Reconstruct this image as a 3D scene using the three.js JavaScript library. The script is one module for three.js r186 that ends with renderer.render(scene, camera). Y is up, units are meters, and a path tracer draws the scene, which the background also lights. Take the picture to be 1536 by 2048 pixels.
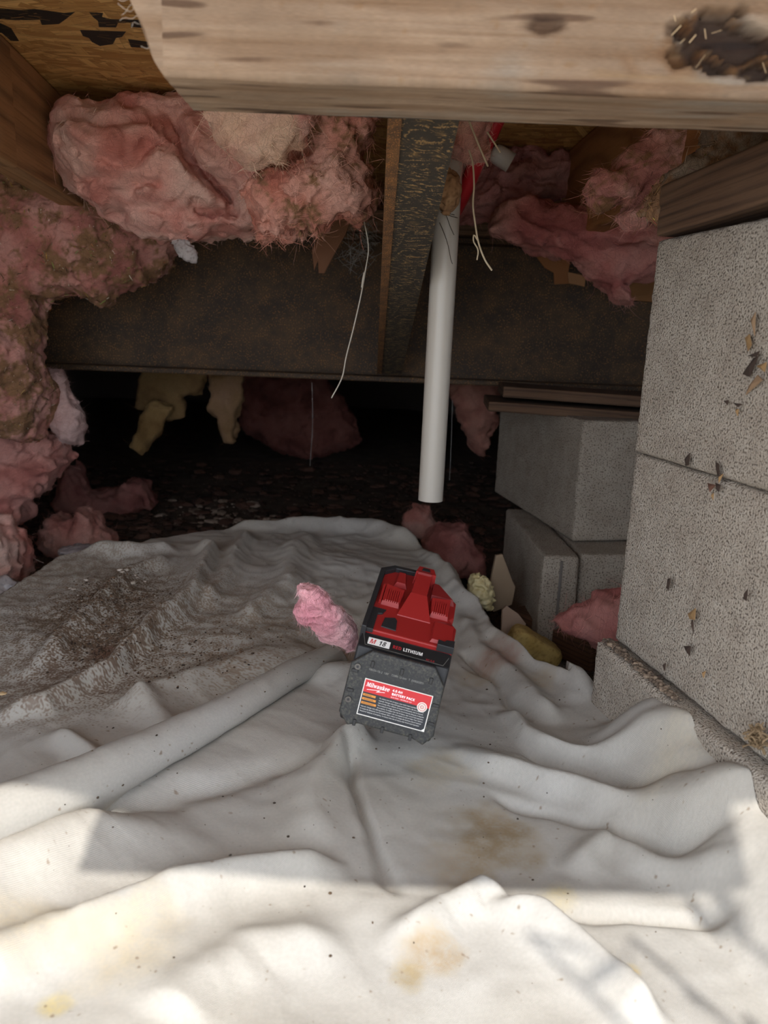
import * as THREE from 'three';
import { mergeGeometries } from 'three/addons/utils/BufferGeometryUtils.js';
import { RoundedBoxGeometry } from 'three/addons/geometries/RoundedBoxGeometry.js';
import { ConvexGeometry } from 'three/addons/geometries/ConvexGeometry.js';

// ------------------------------------------------------------------ camera, sky, sun, exposure
const scene = new THREE.Scene();
const FPX = 1540;                                             // focal length in pixels of the 1536 x 2048 frame
const camera = new THREE.PerspectiveCamera(2 * Math.atan(1024 / FPX) * 180 / Math.PI, 0.75, 0.02, 60);
camera.position.set(0, 0.5, 0);
camera.rotation.set(-12.9 * Math.PI / 180, 0, -2.2 * Math.PI / 180, 'YXZ');
camera.rotation.z = 2.2 * Math.PI / 180;
camera.focus = 0.8; camera.userData.fStop = 9;
camera.updateMatrixWorld(true);
const renderer = new THREE.WebGLRenderer({ antialias: true });
renderer.toneMapping = THREE.LinearToneMapping;
renderer.toneMappingExposure = 1.5;
renderer.shadowMap.enabled = true;
scene.background = new THREE.Color(0.86, 0.94, 1.06).multiplyScalar(2.15);
scene.environment = null;
const sun = new THREE.DirectionalLight(new THREE.Color(1, 0.965, 0.91), 2.9);
sun.position.set(-0.35, 3.3, 2.5); sun.target.position.set(0, 0.14, -0.2);
sun.castShadow = true; sun.shadow.radius = 1.2; sun.shadow.mapSize.set(2048, 2048);
Object.assign(sun.shadow.camera, { left: -2, right: 2, top: 2, bottom: -2, near: 0.5, far: 12 });
scene.add(sun, sun.target);

// ------------------------------------------------------------------ helpers
const V = (x, y, z) => new THREE.Vector3(x, y, z);
function rng(seed) { let s = seed >>> 0 || 1; return () => { s = (s + 0x6D2B79F5) | 0; let t = Math.imul(s ^ (s >>> 15), 1 | s); t = (t + Math.imul(t ^ (t >>> 7), 61 | t)) ^ t; return ((t ^ (t >>> 14)) >>> 0) / 4294967296; }; }
const PERM = new Uint8Array(512); { const r = rng(77), p = [...Array(256).keys()]; for (let i = 255; i > 0; i--) { const j = Math.floor(r() * (i + 1)); [p[i], p[j]] = [p[j], p[i]]; } for (let i = 0; i < 512; i++) PERM[i] = p[i & 255]; }
const fade = (t) => t * t * t * (t * (t * 6 - 15) + 10), mix = (a, b, t) => a + (b - a) * t, clamp = (x, a = 0, b = 1) => Math.min(b, Math.max(a, x));
const smooth = (a, b, x) => { const t = clamp((x - a) / (b - a)); return t * t * (3 - 2 * t); };
function grad(h, x, y, z) { h &= 15; const u = h < 8 ? x : y, v = h < 4 ? y : h === 12 || h === 14 ? x : z; return ((h & 1) ? -u : u) + ((h & 2) ? -v : v); }
function N(x, y, z = 0) {
  const X = Math.floor(x), Y = Math.floor(y), Z = Math.floor(z); x -= X; y -= Y; z -= Z;
  const i = X & 255, j = Y & 255, k = Z & 255, u = fade(x), v = fade(y), w = fade(z);
  const A = PERM[i] + j, AA = PERM[A] + k, AB = PERM[A + 1] + k, B = PERM[i + 1] + j, BA = PERM[B] + k, BB = PERM[B + 1] + k;
  return mix(mix(mix(grad(PERM[AA], x, y, z), grad(PERM[BA], x - 1, y, z), u), mix(grad(PERM[AB], x, y - 1, z), grad(PERM[BB], x - 1, y - 1, z), u), v),
    mix(mix(grad(PERM[AA + 1], x, y, z - 1), grad(PERM[BA + 1], x - 1, y, z - 1), u), mix(grad(PERM[AB + 1], x, y - 1, z - 1), grad(PERM[BB + 1], x - 1, y - 1, z - 1), u), v), w);
}
function fbm(x, y, z, o = 4) { let s = 0, a = 0.5; for (let i = 0; i < o; i++) { s += a * N(x, y, z); x = x * 2.03 + 7.1; y = y * 2.03 + 3.7; z = z * 2.03 + 1.3; a *= 0.5; } return s; }
function ridged(x, y, z, o = 3) { let s = 0, a = 0.5; for (let i = 0; i < o; i++) { s += a * (1 - 2 * Math.abs(N(x, y, z))); x = x * 2.1 + 5.1; y = y * 2.1 + 2.7; z = z * 2.1 + 9.3; a *= 0.5; } return s; }
// where a line of sight meets the upright plane z = -d, or the level y
function ray(px, py) { return V((px - 768) / FPX, (1024 - py) / FPX, -1).applyQuaternion(camera.quaternion); }
function at(px, py, d) { const r = ray(px, py); return r.multiplyScalar(-d / r.z).add(camera.position); }
function onY(px, py, y) { const r = ray(px, py); return r.multiplyScalar((y - camera.position.y) / r.y).add(camera.position); }
const used = new Map();
function numbered(n) { const k = used.get(n) ?? 0; used.set(n, k + 1); return k ? `${n}_${String(k).padStart(3, '0')}` : n; }
function tag(o, label, category, group, kind) { if (label) o.userData.label = label; if (category) o.userData.category = category; if (group) o.userData.group = group; if (kind) o.userData.kind = kind; return o; }
function thing(name, label, category, pos = [0, 0, 0], group) { const o = new THREE.Group(); o.name = numbered(name); o.position.set(...pos); scene.add(o); return tag(o, label, category, group); }
function mesh(name, geo, mat, parent = scene, label, category, group, kind) {
  const o = new THREE.Mesh(geo, mat); o.name = parent === scene ? numbered(name) : name; o.castShadow = o.receiveShadow = true; parent.add(o);
  return tag(o, label, category, group, kind);
}
const struct = (name, geo, mat) => mesh(name, geo, mat, scene, undefined, undefined, undefined, 'structure');
const lin = (r, g, b) => { const c = new THREE.Color().setRGB(r / 255, g / 255, b / 255, THREE.SRGBColorSpace); return [c.r, c.g, c.b]; };
function lerp3(a, b, t) { return [mix(a[0], b[0], t), mix(a[1], b[1], t), mix(a[2], b[2], t)]; }
// textures
function dataTex(w, h, f, srgb = true, repeat = true) {                            // f(x, y) gives an sRGB triple 0..255 or one grey value
  const d = new Uint8Array(w * h * 4);
  for (let y = 0; y < h; y++) for (let x = 0; x < w; x++) { const c = f(x, y), o = (y * w + x) * 4; if (typeof c === 'number') d[o] = d[o + 1] = d[o + 2] = clamp(c, 0, 255); else { d[o] = clamp(c[0], 0, 255); d[o + 1] = clamp(c[1], 0, 255); d[o + 2] = clamp(c[2], 0, 255); } d[o + 3] = 255; }
  const t = new THREE.DataTexture(d, w, h); t.magFilter = t.minFilter = THREE.LinearFilter; if (srgb) t.colorSpace = THREE.SRGBColorSpace;
  if (repeat) t.wrapS = t.wrapT = THREE.RepeatWrapping; t.needsUpdate = true; return t;
}
function canvasTex(w, h, draw, srgb = true, repeat = false) {
  const c = document.createElement('canvas'); c.width = w; c.height = h; draw(c.getContext('2d'), w, h);
  const t = new THREE.CanvasTexture(c); if (srgb) t.colorSpace = THREE.SRGBColorSpace; if (repeat) t.wrapS = t.wrapT = THREE.RepeatWrapping; return t;
}
function tiled(t, rx, ry = rx) { const c = t.clone(); c.wrapS = c.wrapT = THREE.RepeatWrapping; c.repeat.set(rx, ry); c.needsUpdate = true; return c; }
const std = (o) => new THREE.MeshStandardMaterial({ roughness: 0.9, metalness: 0, ...o });
// uv in metres from the box projection of each face
function boxUV(geo, sx = 1, sy = 1, turn = false) {
  const g = geo.index ? geo.toNonIndexed() : geo, p = g.attributes.position, uv = new Float32Array(p.count * 2), a = V(), b = V(), c = V(), n = V();
  for (let i = 0; i < p.count; i += 3) {
    a.fromBufferAttribute(p, i); b.fromBufferAttribute(p, i + 1); c.fromBufferAttribute(p, i + 2);
    n.copy(b).sub(a).cross(c.clone().sub(a)); const ax = Math.abs(n.x), ay = Math.abs(n.y), az = Math.abs(n.z);
    [a, b, c].forEach((q, k) => { let u, v; if (ax >= ay && ax >= az) { u = q.z; v = q.y; } else if (ay >= az) { u = q.x; v = q.z; } else { u = q.x; v = q.y; } if (turn) [u, v] = [v, u]; uv[(i + k) * 2] = u * sx; uv[(i + k) * 2 + 1] = v * sy; });
  }
  g.setAttribute('uv', new THREE.BufferAttribute(uv, 2)); return g;
}
// naive surface nets over a field; negative inside
function nets(field, lo, hi, h, colour) {
  const nx = Math.ceil((hi.x - lo.x) / h) + 2, ny = Math.ceil((hi.y - lo.y) / h) + 2, nz = Math.ceil((hi.z - lo.z) / h) + 2, F = new Float32Array(nx * ny * nz), id = new Int32Array(nx * ny * nz).fill(-1);
  for (let k = 0, o = 0; k < nz; k++) for (let j = 0; j < ny; j++) for (let i = 0; i < nx; i++, o++) F[o] = (i === 0 || j === 0 || k === 0 || i === nx - 1 || j === ny - 1 || k === nz - 1) ? 0.01 : field(lo.x + i * h, lo.y + j * h, lo.z + k * h);
  const P = [], I = [], sy = nx, sz = nx * ny, offs = [0, 1, sy, sy + 1, sz, sz + 1, sz + sy, sz + sy + 1];
  for (let k = 0; k < nz - 1; k++) for (let j = 0; j < ny - 1; j++) for (let i = 0; i < nx - 1; i++) {
    const o = i + j * sy + k * sz; let m = 0; for (let c = 0; c < 8; c++) if (F[o + offs[c]] < 0) m |= 1 << c;
    if (m === 0 || m === 255) continue;
    let x = 0, y = 0, z = 0, n = 0;
    for (let a = 0; a < 8; a++) for (const b of [a ^ 1, a ^ 2, a ^ 4]) if (b > a && ((m >> a) & 1) !== ((m >> b) & 1)) {
      const fa = F[o + offs[a]], fb = F[o + offs[b]], t = fa / (fa - fb);
      x += (a & 1) + t * ((b & 1) - (a & 1)); y += ((a >> 1) & 1) + t * (((b >> 1) & 1) - ((a >> 1) & 1)); z += ((a >> 2) & 1) + t * (((b >> 2) & 1) - ((a >> 2) & 1)); n++;
    }
    id[o] = P.length / 3; P.push(lo.x + (i + x / n) * h, lo.y + (j + y / n) * h, lo.z + (k + z / n) * h);
  }
  for (let k = 1; k < nz - 1; k++) for (let j = 1; j < ny - 1; j++) for (let i = 1; i < nx - 1; i++) {
    const o = i + j * sy + k * sz, s = F[o] < 0;
    const quad = (a, b, c, d, f) => { if (a < 0 || b < 0 || c < 0 || d < 0) return; if (f) I.push(a, b, c, a, c, d); else I.push(a, c, b, a, d, c); };
    if (s !== F[o + 1] < 0) quad(id[o], id[o - sy], id[o - sy - sz], id[o - sz], !s);
    if (s !== F[o + sy] < 0) quad(id[o], id[o - sz], id[o - sz - 1], id[o - 1], !s);
    if (s !== F[o + sz] < 0) quad(id[o], id[o - 1], id[o - 1 - sy], id[o - sy], !s);
  }
  const g = new THREE.BufferGeometry(); g.setAttribute('position', new THREE.Float32BufferAttribute(P, 3)); g.setIndex(I); g.computeVertexNormals();
  const n = g.attributes.normal, uv = new Float32Array(P.length / 3 * 2), col = colour ? new Float32Array(P.length) : null;
  for (let i = 0; i < P.length / 3; i++) {
    const x = P[i * 3], y = P[i * 3 + 1], z = P[i * 3 + 2]; uv[i * 2] = x + z * 0.6; uv[i * 2 + 1] = y + z * 0.5;
    if (colour) { const c = colour(x, y, z, n.getX(i), n.getY(i), n.getZ(i)); col[i * 3] = c[0]; col[i * 3 + 1] = c[1]; col[i * 3 + 2] = c[2]; }
  }
  g.setAttribute('uv', new THREE.BufferAttribute(uv, 2)); if (col) g.setAttribute('color', new THREE.BufferAttribute(col, 3));
  return g;
}
// thin curved ribbons standing on a surface: fibres, straws
function bristles(geo, count, seed, { len = [0.01, 0.025], wid = 0.0004, lift = 0.7, curl = 0.6, colour, dir, keep, segs = 3 }) {
  const r = rng(seed), p = geo.attributes.position, nn = geo.attributes.normal, idx = geo.index.array, T = idx.length / 3, area = new Float32Array(T), a = V(), b = V(), c = V();
  let sum = 0; for (let t = 0; t < T; t++) { a.fromBufferAttribute(p, idx[t * 3]); b.fromBufferAttribute(p, idx[t * 3 + 1]); c.fromBufferAttribute(p, idx[t * 3 + 2]); b.sub(a); c.sub(a); sum += b.cross(c).length(); area[t] = sum; }
  const P = [], I = [], C = [], q = V(), n = V(), d = V(), w = V(), t1 = V();
  for (let k = 0, tries = 0; k < count && tries < count * 6; tries++) {
    const want = r() * sum; let lo = 0, hi = T - 1; while (lo < hi) { const m = (lo + hi) >> 1; if (area[m] < want) lo = m + 1; else hi = m; }
    let u = r(), v = r(); if (u + v > 1) { u = 1 - u; v = 1 - v; }
    const [i0, i1, i2] = [idx[lo * 3], idx[lo * 3 + 1], idx[lo * 3 + 2]];
    a.fromBufferAttribute(p, i0); b.fromBufferAttribute(p, i1); c.fromBufferAttribute(p, i2); q.copy(a).multiplyScalar(1 - u - v).addScaledVector(b, u).addScaledVector(c, v);
    n.fromBufferAttribute(nn, i0);
    if (keep && !keep(q.x, q.y, q.z, r, n)) continue; k++;
    t1.set(r() - 0.5, r() - 0.5, r() - 0.5); if (dir) t1.multiplyScalar(0.7).add(dir); t1.addScaledVector(n, -t1.dot(n)).normalize();
    d.copy(n).multiplyScalar(lift * (0.3 + r())).add(t1).normalize(); const L = mix(len[0], len[1], r() * r()), base = P.length / 3;
    w.copy(d).cross(V(r() - 0.5, r() - 0.5, r() - 0.5)).normalize(); const cl = V(r() - 0.5, r() - 0.5, r() - 0.5).multiplyScalar(curl), col = colour(q.x, q.y, q.z, r);
    for (let s = 0; s <= segs; s++) {
      const hw = wid * 0.5 * (s === segs ? 0.3 : 1);
      P.push(q.x + w.x * hw, q.y + w.y * hw, q.z + w.z * hw, q.x - w.x * hw, q.y - w.y * hw, q.z - w.z * hw); C.push(...col, ...col);
      q.addScaledVector(d, L / segs); d.addScaledVector(cl, 1).normalize();
      if (s < segs) { const o = base + s * 2; I.push(o, o + 1, o + 2, o + 1, o + 3, o + 2); }
    }
  }
  const g = new THREE.BufferGeometry(); g.setAttribute('position', new THREE.Float32BufferAttribute(P, 3)); g.setAttribute('color', new THREE.Float32BufferAttribute(C, 3)); g.setIndex(I); g.computeVertexNormals(); return g;
}
function polyDist(pts, x, y) {                                                     // signed distance to a closed outline, negative inside
  let d = 1e9, s = 1;
  for (let i = 0, j = pts.length - 1; i < pts.length; j = i++) {
    const [xi, yi] = pts[i], [xj, yj] = pts[j], ex = xj - xi, ey = yj - yi, wx = x - xi, wy = y - yi, t = clamp((wx * ex + wy * ey) / (ex * ex + ey * ey)), bx = wx - ex * t, by = wy - ey * t;
    d = Math.min(d, bx * bx + by * by);
    const c1 = y >= yi, c2 = y < yj, c3 = ex * wy > ey * wx; if ((c1 && c2 && c3) || (!c1 && !c2 && !c3)) s = -s;
  }
  return s * Math.sqrt(d);
}
function lineDist(pts, x, y) {                                                     // [distance, side, share along]
  let best = 1e9, side = 1, along = 0; const n = pts.length - 1;
  for (let i = 0; i < n; i++) { const ex = pts[i + 1][0] - pts[i][0], ey = pts[i + 1][1] - pts[i][1], wx = x - pts[i][0], wy = y - pts[i][1], t = clamp((wx * ex + wy * ey) / (ex * ex + ey * ey + 1e-12)), bx = wx - ex * t, by = wy - ey * t, q = bx * bx + by * by; if (q < best) { best = q; side = ex * wy - ey * wx > 0 ? 1 : -1; along = (i + t) / n; } }
  return [Math.sqrt(best), side, along];
}
function boxAlong(a, b, w, h, up = V(0, 1, 0), round = 0.002) {                     // a squared bar from a to b
  const dir = b.clone().sub(a), L = dir.length(), g = new RoundedBoxGeometry(L, h, w, 2, round); dir.normalize();
  const side = dir.clone().cross(up).normalize(), u2 = side.clone().cross(dir), m = new THREE.Matrix4().makeBasis(dir, u2, side);
  g.userData = {}; m.setPosition(a.clone().add(b).multiplyScalar(0.5)); return { g, m };
}
function bar(name, a, b, w, h, mat, parent, us = 1, vs = 1, round = 0.002, up, ...tags) { const { g, m } = boxAlong(a, b, w, h, up, round); const o = mesh(name, boxUV(g, us, vs), mat, parent, ...tags); o.applyMatrix4(m); return o; }
function tube(pts, r, seg = 40, rs = 8) { return new THREE.TubeGeometry(new THREE.CatmullRomCurve3(pts), seg, r, rs); }

// ------------------------------------------------------------------ materials
const fibreTex = canvasTex(1024, 1024, (g, W) => {
  g.fillStyle = '#ececec'; g.fillRect(0, 0, W, W); const r = rng(5);
  for (let i = 0; i < 9000; i++) { const x = r() * W, y = r() * W, a = r() * 6.28, L = 20 + r() * 90, v = Math.floor(186 + r() * 69); g.strokeStyle = `rgba(${v},${v},${v},${0.25 + r() * 0.4})`; g.lineWidth = 0.6 + r() * 2.2; for (const ox of [0, -W, W]) { if (ox && Math.abs(x - W / 2) < W / 2 - 120) continue; g.beginPath(); g.moveTo(x + ox, y); g.quadraticCurveTo(x + ox + Math.cos(a) * L * 0.5 + (r() - 0.5) * 40, y + Math.sin(a) * L * 0.5 + (r() - 0.5) * 40, x + ox + Math.cos(a) * L, y + Math.sin(a) * L); g.stroke(); } }
}, true, true);
const fibreBump = (() => { const t = fibreTex.clone(); t.colorSpace = THREE.NoColorSpace; return t; })();
const woolMat = std({ vertexColors: true, roughness: 1, map: tiled(fibreTex, 6), bumpMap: tiled(fibreBump, 6), bumpScale: 0.0035, side: THREE.DoubleSide });
const fibreMat = std({ vertexColors: true, roughness: 1, side: THREE.DoubleSide });
function woodTex(seed, base, dark, pale, { W = 1024, H = 512, lines = 26, wob = 0.5, stain = 0.4, streak = 0.5, cath = 0 } = {}) {
  return dataTex(W, H, (x, y) => {
    const u = x / W * 4, v = y / H, wv = v + wob * 0.06 * fbm(u * 0.8 + seed, v * 3, seed, 3) + (cath ? cath * Math.pow(Math.abs(u - 2) * 0.5, 2) * (0.5 - v) : 0);
    const g = 0.5 + 0.5 * Math.sin(wv * lines * 6.283 + 3 * N(u * 0.5, v * 4, seed)), fine = N(u * 9, v * 190, seed + 3), st = fbm(u * 1.3 + 9, v * 2.6, seed + 8, 4), sk = N(u * 1.1, v * 60, seed + 5);
    let c = lerp3(base, dark, clamp(0.55 * Math.pow(g, 3) + streak * clamp(sk) + 0.25 * clamp(fine))); c = lerp3(c, pale, clamp(stain * (st * 2 + 0.3)) * 0.8);
    const k = 1 + 0.1 * fine; return [c[0] * k, c[1] * k, c[2] * k];
  });
}
const rimTex = dataTex(1024, 1024, (x, y) => {
  const u = x / 256, v = y / 1024, wv = v + 0.02 * fbm(u * 0.7, v * 5, 3, 3), g = Math.pow(0.5 + 0.5 * Math.sin(wv * 118 + 4 * N(u * 0.4, v * 6, 7)), 4), st = N(u * 0.9, v * 95, 5), s2 = N(u * 2.4, v * 210, 15), bl = fbm(u * 1.6, v * 9, 8, 5), gy = fbm(u * 2.2 + 40, v * 7, 18, 4), f = N(u * 40, v * 500, 2);
  let c = lerp3([166, 143, 120], [138, 116, 95], clamp(0.5 + bl * 1.3)); c = lerp3(c, [144, 135, 124], clamp(gy * 2.4)); c = lerp3(c, [128, 102, 78], clamp(0.36 * g + 0.9 * clamp(st - 0.1) + 0.35 * clamp(s2) + 0.55 * smooth(0.1, 0.45, N(u * 1.3 + 3, v * 30, 25)))); c = lerp3(c, [88, 66, 50], smooth(0.28, 0.48, N(u * 2.2, v * 42, 31)) * 0.8); const k = 1 + 0.07 * f + 0.05 * N(u * 14, v * 40, 9); return [c[0] * k, c[1] * k, c[2] * k];
});
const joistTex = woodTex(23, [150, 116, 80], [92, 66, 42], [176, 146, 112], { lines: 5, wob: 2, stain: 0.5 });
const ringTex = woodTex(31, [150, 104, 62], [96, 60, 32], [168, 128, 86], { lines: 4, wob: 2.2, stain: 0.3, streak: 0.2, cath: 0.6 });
const plankTex = woodTex(47, [122, 96, 74], [70, 52, 40], [150, 126, 102], { lines: 12, wob: 1, stain: 0.4 });
const wood = (t, rx, ry, o = {}) => { const b = tiled(t, rx, ry); b.colorSpace = THREE.NoColorSpace; return std({ map: tiled(t, rx, ry), bumpMap: b, bumpScale: 0.002, roughness: 0.85, ...o }); };
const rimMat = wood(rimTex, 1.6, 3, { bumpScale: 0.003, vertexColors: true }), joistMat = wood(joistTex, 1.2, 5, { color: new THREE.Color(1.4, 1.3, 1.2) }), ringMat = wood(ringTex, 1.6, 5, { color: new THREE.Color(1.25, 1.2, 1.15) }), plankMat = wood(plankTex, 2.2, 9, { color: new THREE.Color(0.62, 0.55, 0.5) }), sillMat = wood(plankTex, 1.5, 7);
const rustTex = dataTex(1024, 1024, (x, y) => {
  const u = x / 128, v = y / 128, a = fbm(u, v, 2, 5), b = N(x / 5, y / 7, 4), c = fbm(u * 3, v * 3, 8, 3); let k = lerp3([66, 53, 42], [88, 68, 48], smooth(-0.3, 0.3, a)); k = lerp3(k, [156, 112, 66], smooth(0.2, 0.5, b + c * 0.5) * 0.85); k = lerp3(k, [54, 44, 36], smooth(0.1, 0.5, -c) * 0.45); return k;
});
const rustMat = std({ map: tiled(rustTex, 2.2), bumpMap: (() => { const t = tiled(rustTex, 2.2); t.colorSpace = THREE.NoColorSpace; return t; })(), bumpScale: 0.0015, roughness: 0.72, metalness: 0.15 });
const outTex = dataTex(1024, 1024, (x, y) => {
  const a = fbm(x / 60, y / 60, 12, 4), w = 3 * N(x / 90, y / 90, 22), b = N(x / 34 + w, y / 13 + x / 50 + w, 4), c = N(x / 7, y / 6, 9) + 0.6 * N(x / 18, y / 15, 19); let k = lerp3([66, 60, 52], [112, 92, 66], smooth(0, 0.5, a + b * 0.4)); k = lerp3(k, [182, 146, 96], smooth(0.12, 0.45, b * 0.8 + c * 0.5) * 0.8); return k;
});
const outMat = std({ map: tiled(outTex, 4), bumpMap: (() => { const t = tiled(outTex, 4); t.colorSpace = THREE.NoColorSpace; return t; })(), bumpScale: 0.0012, roughness: 0.8 });
const brownSteel = std({ map: tiled(rustTex, 5), color: new THREE.Color(2.1, 1.75, 1.4), roughness: 0.75 });
const soilTex = dataTex(1024, 1024, (x, y) => { const a = fbm(x / 90, y / 90, 1, 5), b = N(x / 6, y / 6, 3), c = N(x / 2.5, y / 2.5, 7); const k = lerp3([74, 60, 50], [112, 94, 80], clamp(0.5 + a)); const s = 1 + 0.25 * b + 0.2 * c; return [k[0] * s, k[1] * s, k[2] * s]; });
const soilMat = std({ map: tiled(soilTex, 1.6), bumpMap: (() => { const t = tiled(soilTex, 1.6); t.colorSpace = THREE.NoColorSpace; return t; })(), bumpScale: 0.008, roughness: 1 });
// concrete: pitted face
const cmuBump = dataTex(1024, 1024, (x, y) => { const s = 9; const a = N(x / s, y / s, 4), b = N(x / 4, y / 4, 9), c = fbm(x / 30, y / 30, 2, 3); return 175 + 70 * Math.min(0.25, a + 0.5 * b) * 2 + c * 40; }, false);
const cmuTex = dataTex(1024, 1024, (x, y) => { const a = N(x / 9, y / 9, 4), b = N(x / 4, y / 4, 9), c = fbm(x / 140, y / 140, 6, 4), p = smooth(0.2, 0.55, -(a + 0.5 * b)); const k = lerp3([190, 180, 166], [166, 154, 140], clamp(0.5 + c)); return lerp3(k, [92, 82, 72], p * 0.9); });
const cmuMat = std({ map: tiled(cmuTex, 5), bumpMap: tiled(cmuBump, 5), bumpScale: 0.0022, roughness: 0.95 });
const cmuMat2 = std({ map: tiled(cmuTex, 4), bumpMap: tiled(cmuBump, 4), bumpScale: 0.0018, roughness: 0.95, color: new THREE.Color(0.86, 0.84, 0.82) });
const pvcMat = new THREE.MeshPhysicalMaterial({ color: new THREE.Color().setRGB(0.58, 0.53, 0.46), roughness: 0.38, clearcoat: 0.15, clearcoatRoughness: 0.3 });
const pink = lin(230, 162, 148), pinkPale = lin(242, 202, 186), pinkDeep = lin(200, 118, 104), cream = lin(240, 204, 176), dirt = lin(150, 112, 80), grey = lin(170, 158, 152);

// ------------------------------------------------------------------ the setting
const SUB = 0.82;                                                                  // underside of the subfloor
function slab(x0, x1, y0, y1, z0, z1) { const g = new THREE.BoxGeometry(x1 - x0, y1 - y0, z1 - z0); g.translate((x0 + x1) / 2, (y0 + y1) / 2, (z0 + z1) / 2); return g; }
const osbTex = canvasTex(2048, 2048, (g, W) => {
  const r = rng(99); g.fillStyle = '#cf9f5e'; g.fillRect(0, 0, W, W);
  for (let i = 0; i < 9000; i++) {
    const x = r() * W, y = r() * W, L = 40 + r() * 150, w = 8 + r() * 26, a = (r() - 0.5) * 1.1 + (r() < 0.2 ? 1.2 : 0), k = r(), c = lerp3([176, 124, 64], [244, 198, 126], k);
    g.save(); g.translate(x, y); g.rotate(a); g.fillStyle = `rgba(${c[0] | 0},${c[1] | 0},${c[2] | 0},0.85)`; g.beginPath(); g.moveTo(-L / 2, -w / 2 + r() * 6); g.lineTo(L / 2 - r() * 14, -w / 2); g.lineTo(L / 2, w / 2 - r() * 8); g.lineTo(-L / 2 + r() * 14, w / 2); g.fill();
    g.strokeStyle = `rgba(90,58,26,${0.2 + r() * 0.25})`; g.lineWidth = 1; g.stroke(); for (let s = 0; s < 3; s++) { g.strokeStyle = `rgba(110,74,36,0.25)`; g.beginPath(); const yy = (r() - 0.5) * w * 0.8; g.moveTo(-L / 2, yy); g.lineTo(L / 2, yy + (r() - 0.5) * 4); g.stroke(); } g.restore();
  }

  const put = (pts) => { g.beginPath(); pts.forEach(([a, b], i) => { const p = onY(a, b, SUB), x = (p.x * 0.95 + 4) % 1 * W, y = (1 - (p.z * 0.95 + 4) % 1) * W; i ? g.lineTo(x, y) : g.moveTo(x, y); }); g.fill(); };
  g.fillStyle = 'rgba(24,22,20,0.93)'; put([[-30, 14], [40, 20], [70, 18], [128, 26], [150, 24], [132, 38], [118, 48], [84, 50], [80, 40], [30, 40], [-30, 36]]); put([[-30, 40], [0, 46], [22, 56], [38, 82], [22, 82], [4, 66], [-30, 60]]);
  put([[178, 24], [206, 26], [204, 34], [222, 38], [292, 40], [292, 56], [262, 54], [262, 46], [236, 46], [232, 55], [198, 54], [196, 42], [186, 34]]); put([[160, 60], [252, 63], [244, 74], [232, 76], [226, 88], [200, 92], [184, 84], [178, 76], [166, 72]]); put([[256, 78], [300, 84], [302, 97], [262, 94]]);
  g.globalCompositeOperation = 'source-atop'; for (let i = 0; i < 160; i++) { const p = onY(r() * 300, 14 + r() * 84, SUB), x = (p.x * 0.95 + 4) % 1 * W, y = (1 - (p.z * 0.95 + 4) % 1) * W; g.fillStyle = `rgba(168,126,72,${0.3 + r() * 0.5})`; g.save(); g.translate(x, y); g.rotate(r() - 0.5); g.fillRect(-12, -1.5, 8 + r() * 30, 1 + r() * 3); g.restore(); }
}, true, true);
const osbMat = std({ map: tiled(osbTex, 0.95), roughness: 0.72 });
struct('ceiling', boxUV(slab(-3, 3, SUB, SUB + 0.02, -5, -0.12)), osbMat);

// cloth plan: how far it reaches, and its folds, on a level near its own
const BASE = 0.14;
const plan = (px, py, y = BASE) => { const p = onY(px, py, y); return [p.x, p.z]; };
const edgePts = [[-1.6, -1.0], ...[[-40, 1215], [60, 1165], [130, 1130], [250, 1120], [330, 1098], [430, 1082], [520, 1078], [640, 1076], [740, 1078], [830, 1105], [905, 1160], [945, 1215], [985, 1275], [1060, 1325], [1130, 1360], [1200, 1392]].map(([a, b]) => plan(a, b, 0.13))];
edgePts.push([0.238, -0.745], [0.30, -0.748], [1.2, -0.75]);
edgePts.sort((a, b) => a[0] - b[0]);
function edgeZ(x) { for (let i = 0; i < edgePts.length - 1; i++) if (x <= edgePts[i + 1][0]) { const t = clamp((x - edgePts[i][0]) / (edgePts[i + 1][0] - edgePts[i][0])); return mix(edgePts[i][1], edgePts[i + 1][1], t); } return 0.2; }
const folds = [];
// kind: 0 soft bell, 1 round bar under the cloth; lean > 0 makes the side toward the right of travel steeper
function fold(pts, w, h, { kind = 0, lean = 0, y = BASE - 0.008, ends = 0.15 } = {}) { const P = pts.map(([a, b]) => plan(a, b, y)); let x0 = 1e9, x1 = -1e9, z0 = 1e9, z1 = -1e9; for (const [x, z] of P) { x0 = Math.min(x0, x); x1 = Math.max(x1, x); z0 = Math.min(z0, z); z1 = Math.max(z1, z); } const W = Math.max(...[].concat(w)) * 3; folds.push({ P, w: [].concat(w), h: [].concat(h), kind, lean, ends, x0: x0 - W, x1: x1 + W, z0: z0 - W, z1: z1 + W }); }
const along = (a, t) => { const n = a.length - 1; if (!n) return a[0]; const k = Math.min(n - 1, Math.floor(t * n)); return mix(a[k], a[k + 1], t * n - k); };
// the long roll from the left, its trough and the second roll below it
fold([[-150, 1810], [40, 1725], [300, 1632], [520, 1545], [650, 1470]], [0.010, 0.011, 0.012], [-0.012, -0.012, -0.008]);
fold([[-200, 1910], [60, 1775], [240, 1690], [420, 1630]], [0.02, 0.02, 0.026], [0.015, 0.015, 0.009], { ends: 0.3 });
// below the battery
fold([[735, 1452], [680, 1480], [625, 1560], [600, 1680]], [0.012, 0.018, 0.024], [0.022, 0.016, 0.006]);
fold([[690, 1475], [705, 1550], [750, 1680], [800, 1770]], [0.006, 0.006, 0.008], [-0.012, -0.010, -0.006]);
fold([[640, 1360], [720, 1350], [770, 1420]], [0.03], [0.016], { ends: 0.3 });
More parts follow.
